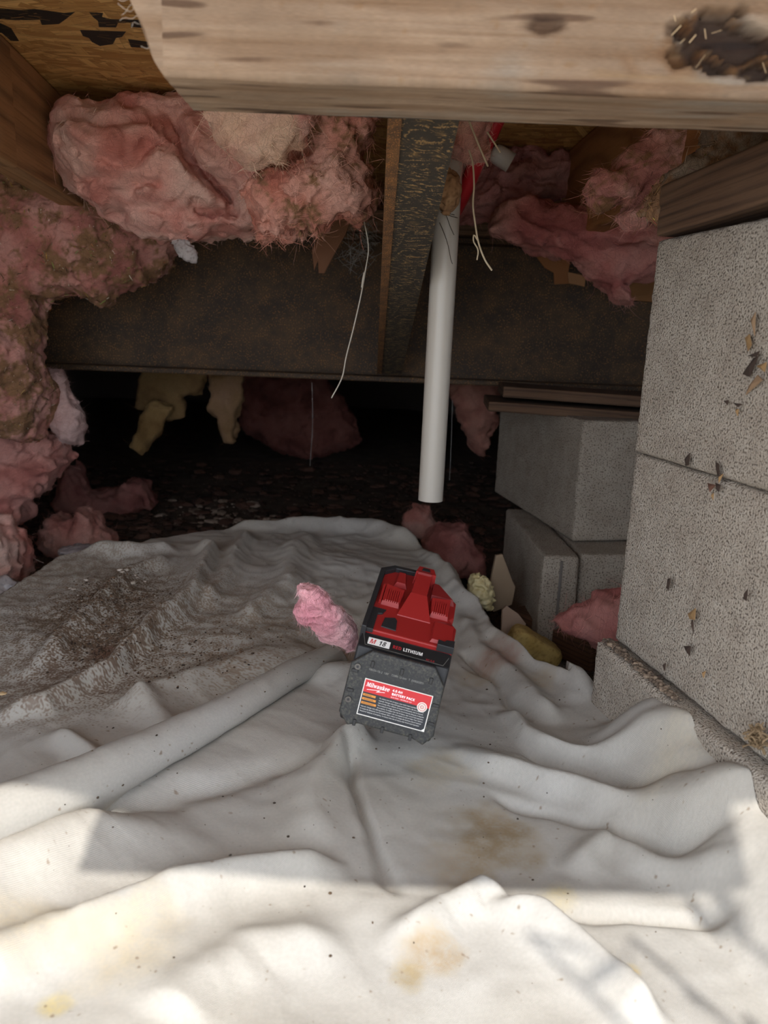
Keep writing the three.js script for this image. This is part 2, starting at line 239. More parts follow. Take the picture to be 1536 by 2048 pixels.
// right hand folds
fold([[905, 1480], [1080, 1560], [1270, 1640], [1440, 1690], [1640, 1740]], [0.016], [0.012, 0.020, 0.018], { lean: 0.6 });
fold([[960, 1560], [1130, 1620], [1290, 1675], [1480, 1730]], [0.007], [-0.006, -0.009, -0.006]);
fold([[1000, 1400], [1050, 1470], [1150, 1520], [1340, 1585], [1560, 1650]], [0.012, 0.014, 0.016], [0.014, 0.014, 0.012], { lean: 0.5 });
fold([[1030, 1480], [1150, 1550], [1300, 1610], [1450, 1660]], [0.007], [-0.007]);
fold([[1230, 1410], [1330, 1455], [1420, 1530], [1560, 1640]], [0.009], [0.016, 0.018, 0.016], { lean: 0.8 });
fold([[1290, 1465], [1390, 1540], [1540, 1650]], [0.006], [-0.009]);
fold([[1380, 1440], [1440, 1530], [1560, 1600]], [0.01], [0.014], { lean: 0.8 });
fold([[1300, 1425], [1400, 1415], [1450, 1440]], [0.02], [0.03], { ends: 0.3 });
// nearest folds
fold([[-100, 1950], [120, 1860], [330, 1765], [560, 1725], [700, 1705]], [0.02, 0.018, 0.012], [0.016, 0.018, 0.012], { lean: -0.5 });
fold([[760, 1880], [860, 1800], [960, 1768], [1080, 1830], [1240, 1960], [1330, 2060]], [0.016, 0.016, 0.02], [0.012, 0.018, 0.02], { lean: -0.6 });
fold([[1160, 1720], [1225, 1655], [1300, 1700], [1500, 1790]], [0.013], [0.010]);
fold([[930, 1790], [1100, 1795], [1300, 1800], [1500, 1830]], [0.008], [-0.007]);
fold([[320, 2050], [420, 1950], [520, 1880], [700, 1840]], [0.02], [0.010]);
// left and back
fold([[-60, 1440], [100, 1400], [230, 1330], [300, 1288], [390, 1205], [425, 1140], [370, 1122]], [0.017, 0.018, 0.015, 0.02, 0.018, 0.014], [0.016, 0.018, 0.022, 0.024, 0.022, 0.018], { lean: 0.5 });
fold([[40, 1340], [160, 1250], [260, 1180], [350, 1140]], [0.018], [0.012, 0.018, 0.014]);
fold([[130, 1120], [240, 1135], [350, 1130]], [0.02], [0.014]);
fold([[490, 1085], [480, 1140], [440, 1190], [400, 1230]], [0.018], [0.014]);
fold([[620, 1090], [600, 1130], [560, 1200], [470, 1260]], [0.022], [0.014]);
fold([[240, 1410], [330, 1360], [470, 1330], [640, 1290]], [0.02, 0.03], [0.010, 0.012]);
fold([[120, 1440], [160, 1520], [180, 1560]], [0.015], [0.010]);
fold([[260, 1370], [290, 1440], [330, 1480]], [0.014], [0.010]);
fold([[440, 1085], [560, 1078], [740, 1084], [850, 1120]], [0.03], [0.02]);
fold([[820, 1110], [910, 1190], [985, 1285], [1090, 1345], [1230, 1420]], [0.014, 0.014, 0.018], [0.014, 0.016, 0.02]);
fold([[900, 1230], [960, 1300], [1040, 1370], [1120, 1440]], [0.016], [0.012]);
fold([[920, 1300], [1000, 1360], [1060, 1440]], [0.007], [-0.008]);
function sagIn(x, z) { const L = 0.012 * fbm(x * 5, z * 5, 3, 3); return L; }
const ROLL = { P: new THREE.CatmullRomCurve3([[-260, 1770], [-60, 1670], [150, 1582], [400, 1450], [560, 1362], [684, 1292]].map(([a, b]) => { const p = plan(a, b, 0.138); return V(p[0], 0, p[1]); })).getPoints(30).map((p) => [p.x, p.z]), R: [0.025, 0.0245, 0.0225, 0.0195, 0.017, 0.012] };
function clothAt(x, z) {                                                           // the cloth lies in a plan; the roll pulls it up and round
  const y = clothY(x, z), [d, s, t] = lineDist(ROLL.P, x, z), R = along(ROLL.R, t) * smooth(0, 0.02, 1 - t), A = 2.65, S = R * A; if (R < 1e-4 || d > S * 1.9) return [x, y, z];
  const k = Math.min(ROLL.P.length - 2, Math.floor(t * (ROLL.P.length - 1))), e = ROLL.P[k], f = ROLL.P[k + 1], L = Math.hypot(f[0] - e[0], f[1] - e[1]), nx = -(f[1] - e[1]) / L * s, nz = (f[0] - e[0]) / L * s, foot = R * Math.sin(A);
  let off, up; if (d <= S) { const a = d / R; off = R * Math.sin(a); up = R * (Math.cos(a) - Math.cos(A)); } else { const q = (d - S) / (S * 0.9); off = mix(foot, S * 1.9, q); up = 0.3 * R * Math.pow(1 - q, 2) - 0.3 * R * Math.pow(1 - q, 8); }
  const end = smooth(0, 0.03, 1 - t); off = mix(d, off, end); return [x + nx * (off - d), y + up * end, z + nz * (off - d)];
}
function clothY(x, z) {
  const ez = edgeZ(x), in_ = z - ez;                                               // distance inside the far edge
  const back = smooth(-0.5, -1.0, z), left = smooth(0.05, -0.3, x);
  let y = BASE - 0.02 + 0.03 * smooth(-0.75, -1.25, z) + sagIn(x, z) + 0.02 * smooth(0.1, 0.3, x) * smooth(-0.4, -0.65, z) - 0.015 * smooth(0, 0.3, z + 0.3);
  const wx = x + 0.012 * N(x * 9, z * 9, 5) + 0.004 * N(x * 30, z * 30, 6), wz = z + 0.012 * N(x * 9, z * 9, 15) + 0.004 * N(x * 30, z * 30, 16);
  let sum = 0; for (const f of folds) {
    if (x < f.x0 || x > f.x1 || z < f.z0 || z > f.z1) continue;
    const [d, s, t] = lineDist(f.P, wx, wz); let w = along(f.w, t); const h = along(f.h, t) * 1.1; w *= 0.82; w *= s > 0 ? 1 - 0.5 * f.lean : 1 + 0.5 * f.lean;
    const taper = smooth(0, f.ends, t) * smooth(0, f.ends, 1 - t) * 0.75 + 0.25 * Math.min(1, 8 * Math.min(t, 1 - t)); sum += h * taper * (f.kind === 2 ? Math.exp(-d / w) : Math.exp(-Math.pow(d / w, 2)));
  }
  const pf = pierX - 0.012 + (z + 0.74) * 0.19 - x; y += 0.055 * smooth(0.06, 0, pf) * smooth(-0.70, -0.62, z);
  const rl = lineDist(ROLL.P, x, z)[0], calm = smooth(0.02, 0.07, rl); y += sum * smooth(0.018, 0.05, rl);
  const wr = ridged(wx * 6 + 1.5 * N(x * 3, z * 3, 8), wz * 4.5, 4, 3), w2 = ridged(wx * 13 + 40 + 2 * N(x * 4, z * 4, 18), wz * 17, 9, 2);
  y += calm * ((0.005 + 0.005 * back) * wr + (0.0012 + 0.0035 * back) * w2) + 0.0012 * fbm(x * 60, z * 50, 2, 2);
  const drop = x > 0.21 ? 0 : smooth(0.03, 0, in_); y -= drop * drop * 0.055;
  return y;
}
function groundY(x, z) {
  const in_ = z - edgeZ(x), m = smooth(-0.16, 0.02, in_);
  let g = mix(0.012 + 0.018 * fbm(x * 4, z * 4, 21, 4), BASE - 0.075, m) - 0.03 * smooth(0.1, 0.35, x) * (1 - m);
  g += 0.03 * smooth(-1.7, -3.5, z); return g;
}
{ // bare soil under everything
  const P = [], I = [], U = [], xs = [], zs = []; for (let x = -3; x <= 3.001; x += Math.abs(x) < 1.1 ? 0.025 : 0.1) xs.push(x); for (let z = 4; z >= -5.3; z -= z < 0.3 && z > -3 ? 0.025 : 0.15) zs.push(z);
  for (const z of zs) for (const x of xs) { P.push(x, groundY(x, z) + (z < -1 ? 0.006 * N(x * 30, z * 30, 2) : 0), z); U.push(x, z); }
  for (let j = 0; j < zs.length - 1; j++) for (let i = 0; i < xs.length - 1; i++) { const a = j * xs.length + i, b = a + xs.length; I.push(a, a + 1, b, a + 1, b + 1, b); }
  const g = new THREE.BufferGeometry(); g.setAttribute('position', new THREE.Float32BufferAttribute(P, 3)); g.setAttribute('uv', new THREE.Float32BufferAttribute(U, 2)); g.setIndex(I); g.computeVertexNormals(); struct('floor', g, soilMat);
}
const wallMat = std({ color: new THREE.Color().setRGB(0.16, 0.13, 0.11), roughness: 1 }), sidingMat = std({ color: new THREE.Color().setRGB(0.62, 0.6, 0.56), roughness: 0.6 });
struct('wall_left', slab(-3.06, -3, -0.1, SUB, -5, -0.2), wallMat); struct('wall_right', slab(3, 3.06, -0.1, SUB, -5, -0.2), wallMat); struct('wall_back', slab(-3.06, 3.06, -0.1, SUB, -5.06, -5), wallMat);
struct('wall_front', slab(-3.2, 3.2, 0.855, 2.5, 0.02, 0.08), sidingMat); struct('added_shade_strip_3', slab(-0.27, 0.19, 0.72, 0.85, -0.02, 0.04), sidingMat); struct('added_eave_4', slab(-3.2, 3.2, 2.36, 2.44, 0.08, 1.2), sidingMat);  // low strip and eave are added unseen, to shape sun edge and cut sky
struct('added_bounce_slab', boxUV(slab(-4, 4, 0.0, 0.07, 0.72, 4)), std({ map: tiled(cmuTex, 3), color: new THREE.Color(1.35, 1.32, 1.25), roughness: 0.95 }));  // unseen pale slab, added to bounce sunlight up into the crawl space
struct('trim_1', slab(-3.06, -0.75, -0.05, 0.9, -0.26, -0.2), sidingMat); struct('trim_2', slab(0.62, 3.06, -0.05, 0.6, -0.3, -0.24), sidingMat);

// ------------------------------------------------------------------ framing
{ // weathered rim joist across the top of the opening, its left end broken at a slant, a rotten hollow on the right
  const b = at(366, 214, 0.5), a = at(272, 0, 0.5), yb = at(900, 240, 0.525).y, slant = (a.x - b.x) / (a.y - b.y), L = 1.25, H = SUB - 0.006 - yb, D = 0.066;
  const o = thing('rim_joist', 'weathered pale wooden rim joist spanning the top of the opening, with a slanted left end', 'joist', [b.x, yb, -0.46]);
  const hole = at(1462, 92, 0.46), hx = hole.x - b.x, hy = hole.y - yb, prof = []; for (let y = H; y > 0.004; y -= y < 0.12 ? 0.0022 : 0.02) prof.push([y, 0]); for (const k of [0.2, 0.5, 0.8]) prof.push([0.004 * (1 - Math.sin(k * 1.57)), -0.004 * (1 - Math.cos(k * 1.57))]); for (let z = 0.004; z <= D; z += 0.004) prof.push([0, -z]); prof.push([0, -D], [H, -D]);
  const xs = []; for (let x = 0; x <= 0.55; x += 0.0022) xs.push(x); for (let x = 0.56; x <= L; x += 0.03) xs.push(x);
  const P = [], C = [], U = [], I = [], pale = [1, 1, 1], tan = lin(214, 176, 120);
  for (let i = 0; i < xs.length; i++) for (let j = 0; j < prof.length; j++) {
    const [y, z] = prof[j], front = z > -0.003 && y < 0.13, x0 = slant * y + 0.003 * N(y * 60, 3, 1), x = x0 * Math.max(0, 1 - xs[i] / 0.3) + xs[i]; let dep = 0, c = pale;
    if (y < 0.13 && z > -D) { dep += 0.0012 * N(x * 6, y * 170, 5) + 0.0008 * N(x * 20, (y - z) * 300, 9); const cr = smooth(0.42, 0.6, N(x * 9, (y - z) * 110, 31)) * smooth(0.05, 0.01, y); dep += 0.002 * cr; }
    if (front) {
      const dx = (x - hx) / 0.034, dy = (y - hy) / 0.0165, e = Math.hypot(dx, dy + 0.25 * dx) + 0.9 * fbm(x * 38, y * 60, 3, 4), k = smooth(1.05, 0.8, e), rib = smooth(0.12, 0.0, Math.abs(N(x * 45 + 3, y * 55, 8) + 0.1)); dep += k * (0.011 * (1 - 0.85 * rib) + 0.002 * N(x * 200, y * 200, 4)); c = lerp3(c, lerp3([0.13, 0.085, 0.06], lin(212, 168, 108), rib * 0.8 * smooth(-0.3, 0.3, N(x * 120, y * 120, 2))), k);
      const g = smooth(0.55, 0.1, Math.hypot((x - hx + 0.035) / 0.04, (y - hy + 0.006) / 0.022) + 0.5 * N(x * 80 + y * 60, y * 40, 6)); dep += 0.003 * g * N(x * 150 + y * 90, y * 60, 7); c = lerp3(c, tan, g * 0.6);
      const st = smooth(0.3, 0.0, Math.abs((y - hy + 0.0185 + 0.04 * (x - hx)) / 0.009) + Math.max(0, Math.abs((x - hx + 0.04) / 0.05) - 0.6)); c = lerp3(c, lin(250, 240, 218), st * 0.9); dep -= 0.0012 * st;
      const kn = Math.hypot((x - 0.205) / 0.012, (y - 0.032) / 0.004) + 0.4 * N(x * 90, y * 160, 12); dep += 0.004 * smooth(1, 0.5, kn); c = lerp3(c, lin(120, 90, 62), smooth(1.3, 0.6, kn) * 0.8);
      const fl = smooth(0.5, 0.62, N(x * 120, y * 200, 14)); c = lerp3(c, lin(240, 222, 190), fl * 0.6);
    }
    P.push(x, y + (z < -0.003 && y < 0.001 ? dep : 0), z - (z > -0.005 ? dep : 0)); C.push(...c); U.push(x, (y - z));
  }
  const n = prof.length; for (let i = 0; i < xs.length - 1; i++) for (let j = 0; j < n - 1; j++) { const p = i * n + j, q = p + n; I.push(p, p + 1, q, p + 1, q + 1, q); }
  const end = P.length / 3; for (let j = 0; j < n; j++) { P.push(P[j * 3], P[j * 3 + 1], P[j * 3 + 2]); C.push(0.9, 0.85, 0.8); U.push(prof[j][1], prof[j][0]); } P.push(slant * H * 0.5, H * 0.5, -D / 2); C.push(0.9, 0.85, 0.8); U.push(-D / 2, H / 2); for (let j = 0; j < n - 1; j++) I.push(end + j, end + n, end + j + 1);
  const g = new THREE.BufferGeometry(); g.setAttribute('position', new THREE.Float32BufferAttribute(P, 3)); g.setAttribute('color', new THREE.Float32BufferAttribute(C, 3)); g.setAttribute('uv', new THREE.Float32BufferAttribute(U, 2)); g.setIndex(I); g.computeVertexNormals(); mesh('board', g, rimMat, o);
  const r = rng(8), sp = []; for (let i = 0; i < 9; i++) { const p = V(hx + (r() - 0.7) * 0.06, hy + (r() - 0.5) * 0.03, 0.0005), an = r() < 0.6 ? 0.9 + (r() - 0.5) * 0.5 : (r() - 0.5) * 3, l = 0.003 + r() * 0.009, q = p.clone().add(V(Math.cos(an) * l, Math.sin(an) * l * 0.7, r() * 0.003 - 0.001)); const { g: bg, m } = boxAlong(p, q, 0.0002 + r() * 0.0004, 0.0003, V(0, 0, 1), 0.0001); bg.applyMatrix4(m); sp.push(bg); }
  mesh('splinters', mergeGeometries(sp), std({ color: new THREE.Color().setRGB(0.6, 0.44, 0.26) }), o, 'pale splinters round the rotten hollow', undefined, undefined, 'stuff');
  const fz = []; for (let i = 0; i < 22; i++) { const y = 0.02 + r() * 0.05, p = V(slant * y, y, -r() * 0.02), pts = [p]; for (let k = 1; k < 4; k++) pts.push(pts[k - 1].clone().add(V(-0.001 - r() * 0.004, (r() - 0.6) * 0.007, (r() - 0.5) * 0.004))); fz.push(tube(pts, 0.00012, 6, 4)); } mesh('frayed_fibres', mergeGeometries(fz), std({ color: new THREE.Color().setRGB(0.75, 0.66, 0.56) }), o, 'pale frayed fibres on the slanted end', undefined, undefined, 'stuff');
}
{ // floor joists under the subfloor
  const a = onY(0, 62, SUB), b = onY(190, 255, SUB), dir = b.clone().sub(a).setY(0).normalize(), near = a.clone().addScaledVector(dir, -0.5), far = b.clone().addScaledVector(dir, 0.14), off = V(-dir.z * -1, 0, dir.x * -1);
  const side = V(dir.z, 0, -dir.x); if (side.x > 0) side.negate(); const H = 0.137, sh = V(0, -H / 2 - 0.001, 0).addScaledVector(side, 0.02);
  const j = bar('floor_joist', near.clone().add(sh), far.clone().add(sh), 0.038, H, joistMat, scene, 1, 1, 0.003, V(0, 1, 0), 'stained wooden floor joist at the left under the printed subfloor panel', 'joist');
  const c = onY(1136, 296, SUB), d2 = onY(1195, 243, SUB), dr = d2.clone().sub(c).setY(0).normalize(), s2 = V(-dr.z, 0, dr.x); if (s2.x < 0) s2.negate(); const H2 = 0.15, sh2 = V(0, -H2 / 2 - 0.001, 0).addScaledVector(s2, 0.02);
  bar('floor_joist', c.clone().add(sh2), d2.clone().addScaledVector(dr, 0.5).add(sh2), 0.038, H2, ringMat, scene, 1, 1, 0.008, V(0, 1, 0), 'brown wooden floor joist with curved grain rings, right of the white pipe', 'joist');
  console.log('left joist', near.toArray(), far.toArray(), 'right', c.toArray(), d2.toArray());
}
{ // rusty main beam
  const zf = -1.56, L = at(-200, 724, 1.56), R = at(1700, 797, 1.56), yb = (at(80, 738, 1.56).y + at(1000, 772, 1.56).y) / 2, yt = (at(430, 462, 1.6).y + at(1000, 492, 1.6).y) / 2, o = thing('steel_beam', 'long rusty steel beam running across behind the insulation', 'beam', [0, yb, -1.61]);
  console.log('beam', yb, yt, at(80, 738, 1.56).y, at(1000, 772, 1.56).y);
  mesh('bottom_flange', boxUV(new RoundedBoxGeometry(5.9, 0.011, 0.1, 2, 0.003).translate(0, 0.0055, 0)), rustMat, o); mesh('top_flange', boxUV(new RoundedBoxGeometry(5.9, 0.011, 0.1, 2, 0.003).translate(0, yt - yb, 0)), rustMat, o);
  mesh('web', boxUV(slab(-2.95, 2.95, 0.008, yt - yb - 0.003, -0.005, 0.005)), rustMat, o);
  const sl = mesh('sill_plank', boxUV(new RoundedBoxGeometry(5.8, 0.04, 0.12, 2, 0.003)), sillMat, scene, 'brown wooden plank lying along the top of the rusty beam', 'plank'); sl.position.set(0, yt + 0.0265, -1.6);
}
{ // outrigger bracket: sloping flange below, web above
  const nl = at(797, 225, 0.63), nr = at(922, 222, 0.63), fl = at(760, 747, 1.552), fr = at(803, 743, 1.552), o = thing('outrigger', 'dark rusty steel outrigger sloping up from the beam beside the white pipe', 'bracket', [fl.x, fl.y, fl.z]);
  fr.y = fl.y; nr.y = nl.y; fr.z = fl.z; nr.z = nl.z;
  const plate = (q, t) => { const P = q.map((p) => p.clone().sub(o.position)), up = V(0, t, 0); return boxUV(new ConvexGeometry([...P, ...P.map((p) => p.clone().add(up))])); };
  mesh('bottom_flange', plate([nl, nr, fr, fl], 0.006), outMat, o);
  const lip = (a, b) => plate([a.clone().add(V(-0.008, -0.002, 0)), a.clone().add(V(0.003, -0.002, 0)), b.clone().add(V(0.003, -0.002, 0)), b.clone().add(V(-0.006, -0.002, 0))], 0.012); mesh('edge_lip', lip(nl, fl), brownSteel, o, 'brown rusted edge');
  const m1 = nl.clone().lerp(nr, 0.5), m2 = fl.clone().lerp(fr, 0.5), w = 0.003; const q = [V(m1.x - w, m1.y + 0.005, m1.z), V(m1.x + w, m1.y + 0.005, m1.z), V(m2.x + w, m2.y + 0.005, m2.z), V(m2.x - w, m2.y + 0.005, m2.z), V(m1.x - w, SUB - 0.06, m1.z), V(m1.x + w, SUB - 0.06, m1.z), V(m2.x - w, m2.y + 0.25, m2.z), V(m2.x + w, m2.y + 0.25, m2.z)].map((p) => p.sub(o.position)); mesh('web', boxUV(new ConvexGeometry(q)), outMat, o);
}

// ------------------------------------------------------------------ concrete piers
const G = ray(475, 660).setY(0).normalize(), GP = V(-G.z, 0, G.x);                 // along a pier's long face (inward), and to its right
function blockGeo(L, H, W, seed, pits = true) {                                      // x along, y up, z across; crumbly edges
  const g = new RoundedBoxGeometry(L, H, W, 3, 0.004), p = g.attributes.position;
  return boxUV(g);
}
// a block laid with its long face on the line from 'far' along -G; returns its mesh
function block(far, y0, L, H, W, mat, label, turn = 0, geo) {
  const o = mesh('concrete_block', geo ?? roughBlock(L, H, W, far.x * 7 + y0 * 13), mat, scene, label, 'block'); const c = far.clone().addScaledVector(G, -L / 2).addScaledVector(GP, W / 2); o.position.set(c.x, y0 + H / 2, c.z); o.rotation.y = Math.atan2(-G.z, G.x) + turn; return o;
}
function roughBlock(L, H, W, seed) {
  const parts = [], n = 0.0045, seg = (l) => Math.max(4, Math.round(l / n));
  const g = new THREE.BoxGeometry(L, H, W, seg(L), seg(H), seg(W)), p = g.attributes.position, e = 0.004;
  for (let i = 0; i < p.count; i++) {
    let x = p.getX(i), y = p.getY(i), z = p.getZ(i); const ex = L / 2 - Math.abs(x), ey = H / 2 - Math.abs(y), ez = W / 2 - Math.abs(z), near = [ex, ey, ez].sort((a, b) => a - b)[1];
    const k = near < e ? (e - near) : 0, nn = N(x * 60 + seed, y * 60, z * 60), chip = k * (0.55 + 0.7 * clamp(nn + 0.3)), b = 0.0012 * N(x * 160 + seed, y * 160, z * 160);
    const sx = Math.sign(x), sy = Math.sign(y), sz = Math.sign(z); if (ex < 1e-5) x -= sx * (chip * 0.6 + Math.abs(b)); else if (ex < e) x -= 0; if (ey < 1e-5) y -= sy * (chip * 0.6 + Math.abs(b) * 0.5); if (ez < 1e-5) z -= sz * (chip * 0.6 + Math.abs(b));
    p.setXYZ(i, x, y, z);
  }
  g.computeVertexNormals(); return boxUV(g);
}
const nearTop = at(1310, 480, 0.74), nearMid = at(1265, 905, 0.74), nearLow = at(1215, 1280, 0.74);
console.log('pier', nearTop.toArray(), nearMid.toArray(), nearLow.toArray());
const pierX = nearMid.x, PF = V(pierX, 0, -0.74), y1 = nearLow.y, y2 = nearMid.y, y3 = nearTop.y;
block(PF, y2 + 0.001, 0.397, y3 - y2 - 0.001, 0.194, cmuMat, 'top pale concrete block of the near right pier, under the dark plank', 0);
block(PF.clone().addScaledVector(GP, 0.002), y1 + 0.001, 0.397, y2 - y1 - 0.001, 0.194, cmuMat, 'middle pale concrete block of the near right pier', 0.004);
block(PF.clone().addScaledVector(GP, -0.012).addScaledVector(G, 0.006), y1 - 0.196, 0.397, 0.195, 0.2, cmuMat, 'bottom concrete block of the near right pier, partly hidden by the cloth', 0.02);
{ // old plank on the pier
  const a = at(1312, 452, 0.735); a.y = y3 + 0.024; const b = a.clone().addScaledVector(G, -0.42); b.y += 0.02;
  bar('packing_plank', a.clone().addScaledVector(GP, 0.07), b.clone().addScaledVector(GP, 0.07), 0.14, 0.044, plankMat, scene, 1, 1, 0.003, V(0, 1, 0), 'dark weathered plank wedged on top of the near concrete pier', 'plank');
}
{ // the far pier
  const c = at(1168, 842, 1.18), cl = at(1168, 1086, 1.18), top = c.y, mid = cl.y; console.log('far pier', top, mid);
  const L = 0.39, F = V(c.x, 0, -1.18).addScaledVector(G, L);
  block(F, mid + 0.001, L, top - mid, 0.194, cmuMat2, 'upper concrete block of the far pier, under the two brown boards', 0);
  const A = at(1089, 1088, 1.1), B = at(1013, 1000, 1.42), dr = B.clone().sub(A).setY(0), Ll = dr.length(), dn = dr.normalize(), dp = V(-dn.z, 0, dn.x);
  const lay = (start, len, w, lab) => { const o = mesh('concrete_block', roughBlock(len, 0.194, w, lab.length), cmuMat2, scene, lab, 'block'), m = start.clone().addScaledVector(dn, len / 2).addScaledVector(dp, w / 2); o.position.set(m.x, mid - 0.098, m.z); o.rotation.y = Math.atan2(-dn.z, dn.x); return o; };
  const lb = lay(A, Ll, 0.056, 'lower left concrete block of the far pier, its corner jutting out under the upper block');
  const gr = mesh('end_groove', new RoundedBoxGeometry(0.003, 0.18, 0.004, 2, 0.001), std({ color: new THREE.Color().setRGB(0.16, 0.14, 0.125) }), lb, 'dark groove in the end'); gr.position.set(-Ll / 2 - 0.0005, 0, 0.0); 
  lay(A.clone().addScaledVector(dp, 0.06).addScaledVector(dn, 0.015), Ll - 0.02, 0.13, 'lower right concrete block of the far pier, half behind the near pier');
  for (const [px, py, d, th, w, len, lab] of [[983, 822, 1.36, 0.016, 0.16, 0.42, 'lower of the two brown boards on the far pier'], [1012, 793, 1.38, 0.018, 0.14, 0.4, 'upper of the two brown boards on the far pier, with a pale scuffed edge']]) {
    const p = at(px, py, d - 0.1); p.y = top + (th === 0.016 ? 0.010 : 0.033); const q = p.clone().add(V(len, -0.012, 0.03)); bar('packing_board', p.clone().add(V(0, 0, -w / 2)), q.clone().add(V(0, 0, -w / 2)), w, th, plankMat, scene, 1, 1, 0.002, V(0, 1, 0), lab, 'board');
  }
}

// ------------------------------------------------------------------ white pipe, red tube, white cap
{
  const t = at(899, 330, 1.03), b = at(861, 1001, 1.03), o = thing('drain_pipe', 'white plastic pipe hanging down with an open cut lower end', 'pipe', [b.x, b.y, b.z]), L = 0.62, r = 0.0168, prof = [[r - 0.003, 0], [r, 0.0006], [r, L], [r - 0.003, L], [r - 0.003, 0]].map(([x, y]) => new THREE.Vector2(x, y));
  mesh('pipe_wall', new THREE.LatheGeometry(prof, 48), pvcMat, o); o.rotation.z = -(t.x - b.x) / (t.y - b.y) * 0.9; console.log('pipe', t.toArray(), b.toArray());
  const p1 = at(1014, 190, 0.98), p2 = at(988, 250, 1.0), p3 = at(953, 325, 1.03), p4 = at(922, 396, 1.08), p5 = at(880, 470, 1.2);
  mesh('red_tube', tube([p1, p2, p3, p4, p5], 0.0105, 40, 14), new THREE.MeshPhysicalMaterial({ color: new THREE.Color().setRGB(0.5, 0.02, 0.03), roughness: 0.35 }), scene, 'red plastic water tube slanting down behind the white pipe', 'tube');
  const cp = at(1000, 312, 1.3), k = thing('pipe_cap', 'small white rounded pipe fitting among the pink insulation behind the red tube', 'fitting', cp.toArray()); mesh('cap', new THREE.LatheGeometry([[0, 0.015], [0.008, 0.0145], [0.0135, 0.01], [0.015, 0.003], [0.015, -0.02], [0, -0.02]].map(([x, y]) => new THREE.Vector2(x, y)), 32), pvcMat, k); k.rotation.z = 1.1;
}

